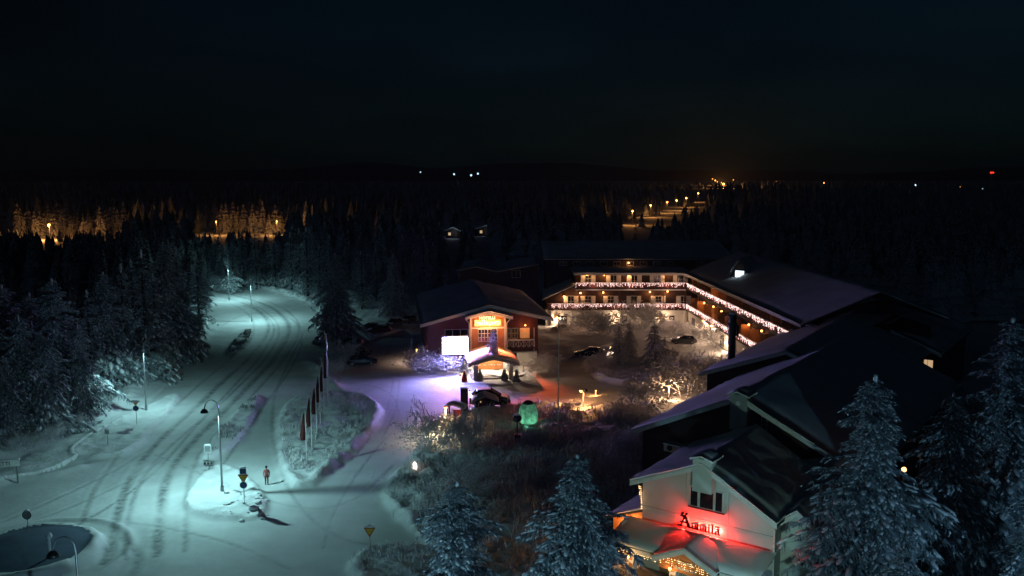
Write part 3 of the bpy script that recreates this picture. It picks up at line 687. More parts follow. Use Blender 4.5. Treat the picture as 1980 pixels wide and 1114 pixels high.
CH.part('service_box', MB().box((CH.L[0] + .55, CH.L[1] - .1, hz - 1.6), (.22, .5, 1.2)), M['dark_metal']); CH.part('bracket', MB().box((CH.L[0] + .75, CH.L[1] - .1, hz - 2.3), (.5, .6, .06)), M['dark_metal'])

# ------------------------------------------------------------------ right-hand annex with the lit corner window
dq = G(1818, 686, 7.0)
FD = Frame((dq[0], dq[1]), 0); FD.d = FA.d.copy(); FD.n = FA.n.copy()
ANX = Thing('side_annex', tuple(FD.pt(6, 0, -8)), 'dark annex with one warm lit window behind the spruces', 'building')
gable(ANX, FD, [(-.3, 6.9), (6.5, 9.6), (13, 7.0)], .5, 12.4, 0, 22, 'wood_brown', .7, seed=81, snow=.4, step=.9)
z0 = uz(FD, 1790, 728); z1 = uz(FD, 1800, 700)
add_window(ANX, FD, .75, 2.6, 4.4, 6.2, 0.01, 3, 1, pane='g_window', frame='wood_red')

# ------------------------------------------------------------------ hotel front (red gable with the amber sign)
bH = R_(8); FH = Frame((0, 131), bH)
HOT = Thing('hotel_entrance_building', tuple(FH.pt(-3.5, 0, -12)), 'red-brown hotel front with broad snowy gable and amber sign bay', 'building')
eL, pk, eR = uz(FH, 812, 630), uz(FH, 945, 592), uz(FH, 1068, 618)
wl3, wr3 = uz(FH, 828, 680)[0], uz(FH, 1040, 680)[0]
wH, rH, innerH = gable(HOT, FH, [eL, pk, eR], wr3, wl3, 0, 30, 'wood_red', 1.1, seed=91, snow=.42, step=.7)
# centre bay
FHb = FH.shift(1.8)
bl, br, bp = uz(FHb, 899, 616), uz(FHb, 991, 615), uz(FHb, 945, 605)
wbl, wbr = uz(FHb, 909, 650)[0], uz(FHb, 978, 650)[0]
bw, brf, innerb = gable(HOT, FHb, [bl, bp, br], wbr, wbl, 0, 4.5, 'wood_orange', .6, seed=95, snow=.28, wallname='bay_wall', step=.4)
zr = uz(FHb, 945, 634)[1]; zr2 = uz(FHb, 945, 667)[1]
tr = MB()
for u in (wbl + .12, wbr - .12): tr.fbox(FHb, u - .12, u + .12, 0, uz(FHb, 945, 614)[1], .003, .09)
tr.fbox(FHb, wbl, wbr, zr - .12, zr + .1, .003, .12); HOT.part('bay_trim', tr, M['white_paint'])
wx0, wx1, wz0, wz1 = uz(FHb, 925, 650)[0], uz(FHb, 961, 650)[0], uz(FHb, 945, 660)[1], uz(FHb, 945, 637)[1]
add_window(HOT, FHb, wx0, (wx0 + wx1) / 2 - .05, wz0, wz1, .01, 3, 3, bars=.06); add_window(HOT, FHb, (wx0 + wx1) / 2 + .05, wx1, wz0, wz1, .01, 3, 3, bars=.06)
# gutters of the bay
HOT.part('drain_pipe', MB().tube([FHb.pt(wbl - .7, bl[1] - .05, .2), FHb.pt(wbl - .15, bl[1] - .7, .08), FHb.pt(wbl - .15, .2, .08)], .06, 6), M['white_paint'])
HOT.part('drain_pipe', MB().tube([FHb.pt(wbr + .7, br[1] - .05, .2), FHb.pt(wbr + .15, br[1] - .7, .08), FHb.pt(wbr + .15, .2, .08)], .06, 6), M['white_paint'])
# left ribbon window above the screen, right balcony windows
a, z = uz(FH, 860, 655); b2, z2 = uz(FH, 905, 637)
for k in range(3): add_window(HOT, FH, a + (b2 - a) * k / 3 + .06, a + (b2 - a) * (k + 1) / 3 - .06, z, z2, .01, 1, 1)
for pxa, pxb in ((981, 987), (990, 1001), (1006, 1023)):
    (ua, za), (ub, zb3) = uz(FH, pxa, 660), uz(FH, pxb, 635); add_window(HOT, FH, ua, ub, za + .5, zb3, .01, 2, 2, pane='glass' if pxa < 1000 else 'g_window_orange')
bal = MB(); (ua, za), (ub, _) = uz(FH, 979, 668), uz(FH, 1030, 668)
bs = HOT.part('balcony', MB().fbox(FH, ua, ub, za - .25, za, .01, 1.7), M['wood_brown'])
bal.fbox(FH, ua, ub, za + .95, za + 1.05, 1.6, 1.7)
for k in range(6):
    u = ua + (ub - ua) * k / 5; bal.fbox(FH, u - .05, u + .05, za, za + .95, 1.6, 1.69)
    if k < 5:
        for sx in (0, 1): bal.prism(FH, [(u + .1, za + .08 + sx * .8), (u + .18, za + .08 + sx * .8), (u + (ub - ua) / 5 - .1, za + .88 - sx * .8), (u + (ub - ua) / 5 - .18, za + .88 - sx * .8)], 1.62 + sx * .03, 1.645 + sx * .03)
link('railing', bal.mesh('railing', HOT.L), M['white_paint'], bs)
link('rail_snow', snow_blanket(FH, [(ua, za + 1.05), (ub, za + 1.05)], 1.52, 1.78, .22, 97, .25, .08).mesh('rail_snow', HOT.L, True), M['snow'], bs)
HOT.part('balcony_post', MB().fbox(FH, ub - .12, ub, 0, uz(FH, 1028, 630)[1], 1.55, 1.67), M['white_paint'])
HOT.part('stone_base', MB().fbox(FH, wr3 - 6.2, wr3 - .2, 0, uz(FH, 1030, 678)[1], .003, .25), M['render_white'])
gd, gz = uz(FH, 978, 710), 0
HOT.part('side_door', MB().fbox(FH, gd[0] + .6, gd[0] + 1.6, .05, 2.2, .26, .32), M['glass'])

# amber sign: panel with letters
HS = Thing('amber_sign', tuple(FHb.pt((wbl + wbr) / 2, zr, .3)), 'glowing amber sign on the red hotel gable', 'sign')
s0, s1 = uz(FHb, 917, 625)[0], uz(FHb, 969, 625)[0]; szb, szt = uz(FHb, 945, 631)[1], uz(FHb, 945, 618)[1]
nt_ = M['wood_orange']
def amber_halo():
    m, t, b = nodes('amber_sign_panel'); b.inputs['Base Color'].default_value = (.6, .34, .12, 1)
    b.inputs['Emission Color'].default_value = (1, .36, .08, 1); b.inputs['Emission Strength'].default_value = 0.55; return m
HS.part('sign_panel', MB().fbox(FHb, s0, s1, szb, szt, .1, .2), amber_halo())
word = [('H', 1), ('u', 1), ('l', 1), ('l', 1), ('u', 1), ('p', 1), ('o', 1), ('r', 1), ('o', 1)]
tot = sum(ADV[c] for c, _ in word); sc_ = (s1 - s0) * .94 / tot; uu = s0 + .1
for ch, _ in word:
    HS.part('letter', letter(FHb, ch, uu, szb + .28, sc_ * 1.0, 1, .24, .32, nib=(.15, .09)), M['g_sign']); uu += ADV[ch] * sc_
text_obj(HS, FHb, 'HOTELLI', (s0 + s1) / 2 - .1, szt + .06, .62, .16, M['g_sign'], 1, HS.e, .05)
for k in range(3): HS.light('sign_glow', FHb.pt(s0 + (k + .5) / 3 * (s1 - s0), (szb + szt) / 2, 1.0), 190, (1, .40, .13), .2)

# entrance canopy (portico)
Fp = Frame(tuple(G(953, 735)[:2]), bH)
pl, pr, pp = uz(Fp, 905, 703), uz(Fp, 1004, 701), uz(Fp, 953, 692)
POR = Thing('entrance_canopy', tuple(Fp.pt(0, 0, -3)), 'snow-roofed entrance canopy on frosted columns under the amber sign', 'canopy')
pd = 7.0
pp = (pp[0], pp[1] + .25)
prof = [pl, ((pl[0] + pp[0]) / 2, (pl[1] + pp[1]) / 2 + .04), pp, ((pr[0] + pp[0]) / 2, (pr[1] + pp[1]) / 2 + .04), pr]
pr_ = POR.part('roof', slab(Fp, prof, -pd, .4, .25), M['roof'])
link('roof_snow', snow_blanket(Fp, [(u, z + .006) for u, z in prof], -pd - .1, .5, .42, 103, .3, .12).mesh('roof_snow', POR.L, True), M['snow'], pr_)
fb = MB()
for i in range(4): fb.prism(Fp, [(prof[i][0], prof[i][1] - .45), (prof[i + 1][0], prof[i + 1][1] - .45), (prof[i + 1][0], prof[i + 1][1] - .02), (prof[i][0], prof[i][1] - .02)], .41, .52)
link('barge_board', fb.mesh('barge_board', POR.L), M['panel_grey'], pr_)
for pxc in (920, 988):
    cu_ = uz(Fp, pxc, 720)[0]
    for ww in (-.2, -pd + .6): POR.part('column', MB().fbox(Fp, cu_ - .3, cu_ + .3, -.1, pl[1] - .2, ww - .3, ww + .3), M['twig_snow'])
POR.part('back_wall', MB().fbox(Fp, pl[0] + 1.4, pr[0] - 1.2, 0, 2.8, -pd - .3, -pd - .1), M['wood_orange'])
db = POR.part('door', MB().fbox(Fp, -1.1, .9, .05, 2.3, -pd - .098, -pd - .03), M['g_window_orange'])
link('door_frame', MB().fbox(Fp, -1.2, -1.1, .05, 2.4, -pd - .098, -pd + .0).fbox(Fp, .9, 1.0, .05, 2.4, -pd - .098, -pd + .0).fbox(Fp, -.14, -.06, .05, 2.3, -pd - .03, -pd + .01).mesh('door_frame', POR.L), M['white_paint'], db)
POR.part('carpet', MB().prism(Fp, [(-1.0, .0), (-.98, .03), (.6, .03), (.62, .0)], -pd + .1, -1.6).fbox(Fp, 0, 0, 0, 0, 0, 0), M['carpet'])
POR.part('paving', MB().fbox(Fp, pl[0] + .6, pr[0] - .6, -.15, .12, -pd, -.6), M['stone'])
for k in (-1.5, 1.2): POR.light('soffit_light', Fp.pt(k, pl[1] - .35, -3.5), 620, (1, .74, .5), .15)

# added red floods that redden the canopy snow in place of the sign
for k, s in ((-1.3, 'left added small red floodlight above the canopy roof'), (1.1, 'right added small red floodlight above the canopy roof')):
    q = Fp.pt(k, pp[1] + 2.1, -pd + 1.6); T = Thing('floodlight', q, s, 'floodlight', 'added canopy floodlights'); T.part('housing', MB().box(q, (.3, .2, .22)), M['dark_metal']); T.part('bracket', MB().tube([q + (0, .1, 0), Fp.pt(k, pp[1] + 2.1, -pd - .2)], .03, 5), M['dark_metal']); fl = T.light('flood', q + (0, -.3, -.2), 620, (1, .12, .04), .12); fl.data = bpy.data.lights.new('flood', 'SPOT'); fl.data.energy = 9500; fl.data.color = (1, .10, .03); fl.data.spot_size = R_(84); fl.data.spot_blend = .5; fl.data.shadow_soft_size = .12; fl.rotation_euler = (R_(-46), 0, bH)
# LED screen
Fs = FH.shift(3.2)
(sl, sb), (sr, st_) = uz(Fs, 856, 685), uz(Fs, 904, 652)
SCR = Thing('led_screen', tuple(Fs.pt((sl + sr) / 2, 0, 0)), 'blazing white LED display screen on posts left of the canopy', 'screen')
SCR.part('screen_face', MB().fbox(Fs, sl, sr, sb, st_, .002, .05), M['g_screen'])
SCR.part('housing', MB().fbox(Fs, sl - .1, sr + .1, sb - .1, st_ + .1, -.4, -.002), M['dark_metal'])
for u in (sl + .5, sr - .5): SCR.part('post', MB().fbox(Fs, u - .12, u + .12, -.1, sb - .1, -.32, -.08), M['dark_metal'])
SCR.part('snow_cap', snow_blanket(Fs, [(sl - .1, st_ + .1), (sr + .1, st_ + .1)], -.42, .03, .2, 111, .25, .05), M['snow'], smooth=True)
# ------------------------------------------------------------------ courtyard wings
YB = 166.8
FBW = Frame((0, YB), 0.0)                      # back wing rail line; u = x
xL, xM, xR = 6.5, 12.2, 33.2
WB = Thing('courtyard_back_wing', (20, YB + 6, 0), 'three-storey back wing with lit balconies facing the courtyard', 'building')
wd_ = 1.7
WB.part('ground_floor_wall', MB().fbox(FBW, xL, xR + 6, -.2, 3.25, -13, -.3), M['render_white'])
WB.part('upper_wall', MB().fbox(FBW, xM, xR + 6, 3.25, 10.1, -13, -wd_), M['wood_brown'])
WB.part('side_wall', MB().prism(FBW, [(xL, 3.25), (xM, 3.25), (xM, 7.8), (xL, 5.1)], -13, -wd_), M['wood_brown'])
rf = WB.part('roof', slab(FBW, [(xM - .5, 10.35), (xR + 6, 10.35)], -11, .7, .22), M['roof'])
link('roof_snow', snow_blanket(FBW, [(xM - .55, 10.352), (xR + 1.0, 10.352)], -9.4, .85, .38, 121, .8).mesh('roof_snow', WB.L, True), M['snow'], rf)
link('gutter', MB().fbox(FBW, xM - .5, xR - .2, 10.05, 10.3, .71, .8).mesh('gutter', WB.L), M['white_paint'], rf)
rf = WB.part('lean_roof', slab(FBW, [(xL - .6, 5.2), (xM - .02, 8.1)], -12, .5, .22), M['roof'])
link('roof_snow', snow_blanket(FBW, [(xL - .7, 5.2), (xM - .06, 8.1)], -12, .6, .34, 123, .6).mesh('roof_snow', WB.L, True), M['snow'], rf)
for nm, z, a in (('lower_balcony', 3.4, xL + .3), ('upper_balcony', 7.45, xM)):
    bo = WB.part(nm, MB().fbox(FBW, a, xR, z - .18, z, -wd_ + .002, .1), M['wood_brown'])
    m = MB(); m.fbox(FBW, a, xR, z + 1.0, z + 1.08, 0, .1)
    for k in range(int((xR - a) / .6)): m.fbox(FBW, a + k * .6, a + k * .6 + .4, z + .08, z + .96, .02, .06)
    for k in range(6): u = a + (xR - a) * k / 5.0; m.fbox(FBW, u - .07, u + .07, z - 3.0 if k and z > 5 else z, z + 1.0, -.1, -.005)
    link('railing', m.mesh('railing', WB.L), M['wood_red'], bo)
    link('rail_snow', snow_blanket(FBW, [(a, z + 1.08), (xR, z + 1.08)], -.04, .14, .12, 125 + int(z), .5, .05).mesh('rail_snow', WB.L, True), M['snow'], bo)
    if z > 5: link('soffit_board', MB().fbox(FBW, a, xR, z - .4, z - .19, -.1, .12).mesh('soffit_board', WB.L), M['white_paint'], bo)
def wx(px): return float(GY(px, 570, YB + wd_)[0])
for zf, lst in ((3.4, (1104, 1137, 1181, 1226, 1273, 1322)), (7.45, (1137, 1186, 1226, 1270, 1315))):
    for px in lst:
        c = wx(px); wdw = add_window(WB, FBW, c - .55, c + .55, zf + 1.0 if px % 2 else zf + .2, zf + 2.3, -wd_ + .005, 2, 2)
        for s in (-1, 1): link('shutter', MB().fbox(FBW, c + s * 1.05 - .38, c + s * 1.05 + .38, zf + .7, zf + 2.35, -wd_ + .004, -wd_ + .06).mesh('shutter', WB.L), M['white_paint'], wdw)
for px, lit in ((1083, 0), (1091, 0), (1208, 0), (1299, 0)):
    c = float(GY(px, 622, YB)[0]); dr = WB.part('door', MB().fbox(FBW, c - .45, c + .45, .05, 2.1, -.297, -.24), M['glass'])
    link('wreath', MB().lathe([(.16, -.02), (.2, .02)], (0, 0, 0), 10).mesh('wreath') if False else MB().tube([FBW.pt(c + .22 * math.cos(t), 1.6 + .22 * math.sin(t), -.2) for t in np.linspace(0, 2 * math.pi, 12)], .05, 5).mesh('wreath', WB.L), M['white_paint'], dr)
for k in range(5):
    u = xL + 1 + k * 6.4; WB.part('buttress', MB().fbox(FBW, u, u + .5, -.1, 3.1, -.298, -.02), M['render_white'])
# upper clerestory building behind
CL = Thing('rear_upper_building', (20, YB + 16, 0), 'long dark upper storey with snow-edged roof behind the courtyard', 'building')
FCL = Frame((0, YB + 9.4), 0.0); xa, xb = GY(1052, 500, YB + 9.4)[0], GY(1345, 500, YB + 9.4)[0]
CL.part('wall', MB().fbox(FCL, xa + .5, xb, 0, 12.0, -16, 0), M['wood_brown'])
cp = [(0, 12.1), (16, 14.6)]
FS2 = Frame((0, 0), 0); FS2.P = FCL.pt(xa, 0, .6); FS2.d = -FCL.n; FS2.n = FCL.d
rf = CL.part('roof', slab(FS2, cp, 0, xb - xa + 8, .22), M['roof']); link('roof_snow', snow_blanket(FS2, [(-.1, 12.1), (16, 14.6)], -.1, xb - xa + 8, .36, 131, .9).mesh('roof_snow', CL.L, True), M['snow'], rf)
for k in range(9):
    u = xa + 3.2 + k * 2.7; add_window(CL, FCL, u, u + 1.3, 10.95, 11.6, .005, 2, 1)
# left zigzag roofed block
ZG = Thing('rear_low_building', (0, 186, 0), 'dim low building with zigzag snow roof edge left of the wings', 'building')
FZ = Frame((0, 176), 0.0); zpts = [GY(*q, 176) for q in ((884, 524), (922, 516), (960, 526), (1042, 511))]
zp = [(float(q[0]), float(q[2])) for q in zpts]
ZG.part('wall', MB().prism(FZ, [(zp[0][0] + .4, 0), (zp[-1][0] - .1, 0)] + [(u - (.1 if i == 0 else 0), z - .25) for i, (u, z) in enumerate(reversed(zp))][:-1] + [(zp[0][0] + .4, zp[0][1] - .25)], -16, 0), M['wood_brown'])
rf = ZG.part('roof', slab(FZ, zp, -17, .6, .22), M['roof']); link('roof_snow', snow_blanket(FZ, zp, -17, .7, .34, 137, .8).mesh('roof_snow', ZG.L, True), M['snow'], rf)
q = GY(1000, 530, 176); add_window(ZG, FZ, q[0] - 1.0, q[0] + .6, q[2] - .7, q[2] + .7, .01, 2, 1)

# right wing running toward the camera
P0 = np.array([33.4, 166.6]); P1_ = np.array([36.7, 111.5]); dR = (P1_ - P0); LR = float(np.linalg.norm(dR)); dR /= LR
FR = Frame((P0[0], P0[1]), 0); FR.d = np.array([dR[0], dR[1], 0]); FR.n = np.array([dR[1], -dR[0], 0])
if FR.n[0] > 0: FR.n = -FR.n
WR = Thing('courtyard_right_wing', tuple(FR.pt(25, 0, -7)), 'three-storey right wing with slanting rows of lit balconies', 'building')
LL = LR + 3
WR.part('ground_floor_wall', MB().fbox(FR, .35, LL, -.2, 3.25, -16, -.35), M['render_white'])
WR.part('upper_wall', MB().fbox(FR, 1.7, LL, 3.25, 10.1, -16, -1.7), M['wood_brown'])
FR2 = Frame((0, 0), 0); FR2.P = FR.pt(-6, 0, .7); FR2.d = -FR.n; FR2.n = FR.d
rp_ = [(0, 10.35), (10, 14.4), (19, 10.9)]
rf = WR.part('roof', slab(FR2, rp_, 6.9, LL + 6, .22), M['roof']); link('roof_snow', snow_blanket(FR2, [(-.12, 10.30), (10, 14.4), (19, 10.9)], 6.85, LL + 6, .38, 141, .9).mesh('roof_snow', WR.L, True), M['snow'], rf)
link('gutter', MB().fbox(FR, .9, LL, 10.02, 10.28, .71, .8).mesh('gutter', WR.L), M['white_paint'], rf)
for nm, z in (('lower_balcony', 3.4), ('upper_balcony', 7.45)):
    bo = WR.part(nm, MB().fbox(FR, .1, LL, z - .18, z, -1.698, .1), M['wood_brown'])
    m = MB(); m.fbox(FR, .12, LL, z + 1.0, z + 1.08, 0, .1)
    for k in range(int(LL / .6)): m.fbox(FR, .15 + k * .6, .55 + k * .6, z + .08, z + .96, .02, .06)
    link('railing', m.mesh('railing', WR.L), M['wood_red'], bo)
    link('rail_snow', snow_blanket(FR, [(.12, z + 1.08), (LL, z + 1.08)], -.04, .14, .12, 145 + int(z), .5, .05).mesh('rail_snow', WR.L, True), M['snow'], bo)
for z in (3.4, 7.45):
    for k in range(13):
        u = 2.6 + k * 4.2
        if u > LL - 1: break
        WR.part('balcony_divider', MB().fbox(FR, u - .05, u + .05, z, z + 2.55, -1.695, -.25), M['wood_orange'])
        if u + 3 < LL:
            wn = add_window(WR, FR, u + 1.0, u + 1.9, z + .2, z + 2.15, -1.695, 1, 2)
            add_window(WR, FR, u + 2.3, u + 3.4, z + .9, z + 2.15, -1.695, 2, 1)
for k in range(8):
    u = 3 + k * 6.0; add_window(WR, FR, u, u + 2.6, .6, 2.5, -.345, 3, 1, pane='g_window' if k > 4 else 'glass')
# dormer
DM = Thing('dormer', tuple(FR.pt(22, 10.8, -2)), 'small A-frame dormer with bright window on the right wing roof', 'dormer')
du = float((GY(1441, 535, 146)[:2] - P0) @ dR); dz = 12.0
FD2 = Frame(tuple(FR.pt(du, 0, -3.4)[:2]), R_(-38)); du = 0.0
tri = [(du - 1.9, dz - .35), (du + 1.9, dz - .35), (du, dz + 2.7)]
DM.part('front_wall', MB().prism(FD2, tri, -2.5, 0), M['wood_brown'])
dp = [(du - 2.3, dz - .6), (du, dz + 3.0), (du + 2.3, dz - .6)]
rf = DM.part('roof', slab(FD2, [(u, z + .1) for u, z in dp], -5, .6, .18), M['roof']); link('roof_snow', snow_blanket(FD2, [(u, z + .1) for u, z in dp], -5, .65, .2, 151, .4, .05).mesh('roof_snow', DM.L, True), M['snow'], rf)
add_window(DM, FD2, du - .75, du + .75, dz - .1, dz + 1.1, .01, 3, 1, pane='g_window_cool')
DM.light('window_spill', FD2.pt(du, dz + .4, .6), 22, (.75, .9, 1), .3)

# ------------------------------------------------------------------ icicle light curtains on the balcony rails
def icicle(name, label, F, u0, u1, ztop, drop, mat, seed, w=.17, step=.16, size=.042, power=42, col=(1, .58, .44), group=None, every=6.5, r_light=.3):
    r = np.random.default_rng(seed); T = Thing(name, tuple(F.pt((u0 + u1) / 2, ztop, w)), label, 'string lights', group)
    m = MB(); c = MB(); c.tube([F.pt(u, ztop - .03 * abs(math.sin(3 * u)), w) for u in np.linspace(u0, u1, max(3, int((u1 - u0) / .8)))], .012, 4)
    v = np.array([(1, 0, 0), (-1, 0, 0), (0, 1, 0), (0, -1, 0), (0, 0, 1.3), (0, 0, -1.3)]); f = [(0, 2, 4), (2, 1, 4), (1, 3, 4), (3, 0, 4), (2, 0, 5), (1, 2, 5), (3, 1, 5), (0, 3, 5)]
    n = int(abs(u1 - u0) / step)
    for i in range(n):
        u = u0 + (u1 - u0) * (i + r.random() * .8) / n; L = drop * (.25 + .75 * r.random()); k = max(1, int(L / .15)); uu = u
        sw = (r.random() - .5) * .3
        for j in range(k):
            if r.random() < .16: continue
            uu += (r.random() - .5) * .05 + sw * .1; m.add(v * size * (.7 + .6 * r.random()) + F.pt(uu, ztop - .03 - j * .15, w + .03 * (r.random() - .5)), f)
        c.tube([F.pt(u, ztop, w), F.pt(uu, ztop - L, w)], .006, 3, False)
    tag(T.part('bulbs', m, mat), kind='stuff'); T.part('cable', c, M['dark_metal'])
    k = max(1, int(abs(u1 - u0) / every))
    for i in range(k): T.light('string_glow', F.pt(u0 + (u1 - u0) * (i + .5) / k, ztop - drop * .5, w + .45), power, col, r_light)
    return T
GRP = None
icicle('icicle_lights', 'pinkish icicle lights along the back wing upper balcony', FBW, xM, xR, 8.5, .95, M['g_fairy'], 1)
icicle('icicle_lights', 'pinkish icicle lights along the back wing lower balcony', FBW, xL + 1.0, xR, 4.45, 1.0, M['g_fairy'], 2)
icicle('icicle_lights', 'pinkish icicle lights slanting along the right wing upper balcony', FR, .3, LL - 2, 8.5, 1.0, M['g_fairy'], 3, step=.24)
icicle('icicle_lights', 'pinkish icicle lights slanting along the right wing lower balcony', FR, .3, LL - 2, 4.45, 1.0, M['g_fairy'], 4, step=.24)
icicle('icicle_lights', 'warm fairy lights hanging under the porch canopy eave', FA, gu[0] + hw - .2, cL, ze - .3, .45, M['g_fairy_warm'], 5, w=3.45, step=.09, size=.018, power=10, col=(1, .6, .25), every=2.4, r_light=.1)
icicle('icicle_lights', 'warm fairy lights scattered over the orange porch gable', FA, gu[0] - hw + .45, gu[0] + hw - .45, ze + .1, .75, M['g_fairy_warm'], 6, w=3.56, step=.11, size=.018, power=10, col=(1, .6, .25), every=2.0, r_light=.1)
icicle('icicle_lights', 'short vertical strip of orange lights at the left gable corner', FA, wl + .1, wl + .34, eL_A[1] - .25, 1.9, M['g_fairy_warm'], 8, w=.12, step=.1, size=.028, power=5, col=(1, .36, .1), r_light=.1)
icicle('icicle_lights', 'fine fairy lights under the hotel entrance canopy gable', Fp, pl[0] + .5, pr[0] - .5, pl[1] - .2, .3, M['g_fairy'], 7, w=.3, step=.14, size=.03, power=8)

# ------------------------------------------------------------------ wall lamps (each one a thing)
def wall_lamp(P, n, label, power=P_WARM, r=.17, col=WARM, group='wall lamps of the hotel'):
    P = np.asarray(P, float); T = Thing('wall_lamp', P, label, 'wall lamp', group); n = np.asarray(n, float)
    c = P + n * .42
    T.part('back_plate', MB().ball(P + n * .03, (.08, .08, .12)), M['dark_metal']); T.part('bracket', MB().tube([P, P + n * .2 + np.array([0, 0, .16]), c + np.array([0, 0, .17])], .025, 5), M['dark_metal'])
    T.part('globe', MB().sphere(c, r, 10, 7), M['g_warm'], smooth=True)
    T.light('bulb', c + n * .28 + np.array([0, 0, -.1]), power, (1.0, .64, .40) if power > 300 else col, .1); return T
def bw_lamp(px, py, label, w=-1.7, **k):
    q = GY(px, py, YB - w); wall_lamp((q[0], YB - w, q[2]), (0, -1, 0), label, **k)
bw_lamp(1168, 531, 'left orange wall lamp on the back wing top storey'); bw_lamp(1291, 530, 'right orange wall lamp on the back wing top storey')
for i, px in enumerate((1122, 1166, 1256, 1290)): bw_lamp(px, (566, 565, 564, 563)[i], ('first', 'second', 'third', 'fourth')[i] + ' orange wall lamp from left, back wing middle storey')
bw_lamp(1215, 531, 'added middle orange wall lamp on the back wing top storey', power=90); bw_lamp(1135, 531, 'added leftmost orange wall lamp on the back wing top storey', power=90)  # two extra lamps added to brighten the dim wing under its eave
bw_lamp(1090, 573, 'small orange lamp under the sloping eave of the back wing')
bw_lamp(1077, 614, 'orange wall lamp at the left end of the white ground floor', w=-.3, power=520, r=.24); bw_lamp(1190, 612, 'orange wall lamp in mid white ground floor of back wing', w=-.3, power=340); bw_lamp(1279, 612, 'orange wall lamp near the right end of white ground floor', w=-.3, power=440)
q = GY(1215, 508, YB + 9.4); wall_lamp((q[0], YB + 9.4, q[2]), (0, -1, 0), 'lone orange lamp on the dark upper storey behind', power=30)
def rw_lamp(px, py, label, w=-1.65, **k):
    u, z = FR.uz(px, py, w); wall_lamp(FR.pt(u, z, w), FR.n, label, **k)
for px, py, s, pw, w in ((1396, 563, 'upper left niche lamp on the right wing top storey', 40, -1.65), (1416, 573, 'upper right niche lamp on the right wing top storey', 40, -1.65), (1366, 586, 'first niche lamp on the right wing middle storey', 42, -1.65), (1384, 593, 'second niche lamp on the right wing middle storey', 42, -1.65), (1400, 602, 'third niche lamp on the right wing middle storey', 42, -1.65),
                     (1453, 628, 'bare orange lamp on right wing middle storey past the chimney', 36, -1.65), (1478, 640, 'last orange lamp on right wing middle storey near hall roof', 30, -1.65), (1364, 621, 'left orange lamp on right wing ground floor', 420, -.3), (1381, 630, 'right orange lamp on right wing ground floor', 420, -.3), (1408, 662, 'orange lamp beside the dark pipe chimney', 520, -.3)):
    rw_lamp(px, py, s, w, power=pw)
u, z = FH.uz(1015, 628); wall_lamp(FH.pt(u, z, .02), FH.n, 'small orange lamp above the hotel balcony', power=40, r=.12)
u, z = FH.uz(1062, 612); 
for pxc, s in ((1222, 'warm lamp on the leftmost porch column'), (1303, 'warm lamp on the porch column beside the orange gable')):
    u = uz(FA, pxc, 1090, 3.1)[0]; wall_lamp(FA.pt(u, ze - .55, 3.3), FA.n, s, power=28, r=.11, col=(1, .55, .22), group='lamps of the porch')
wall_lamp(FL.pt(1.6, 3.0, 6.8), FL.n, 'orange lamp under the dark terrace lean-to', power=220, r=.1, group='lamps of the porch')
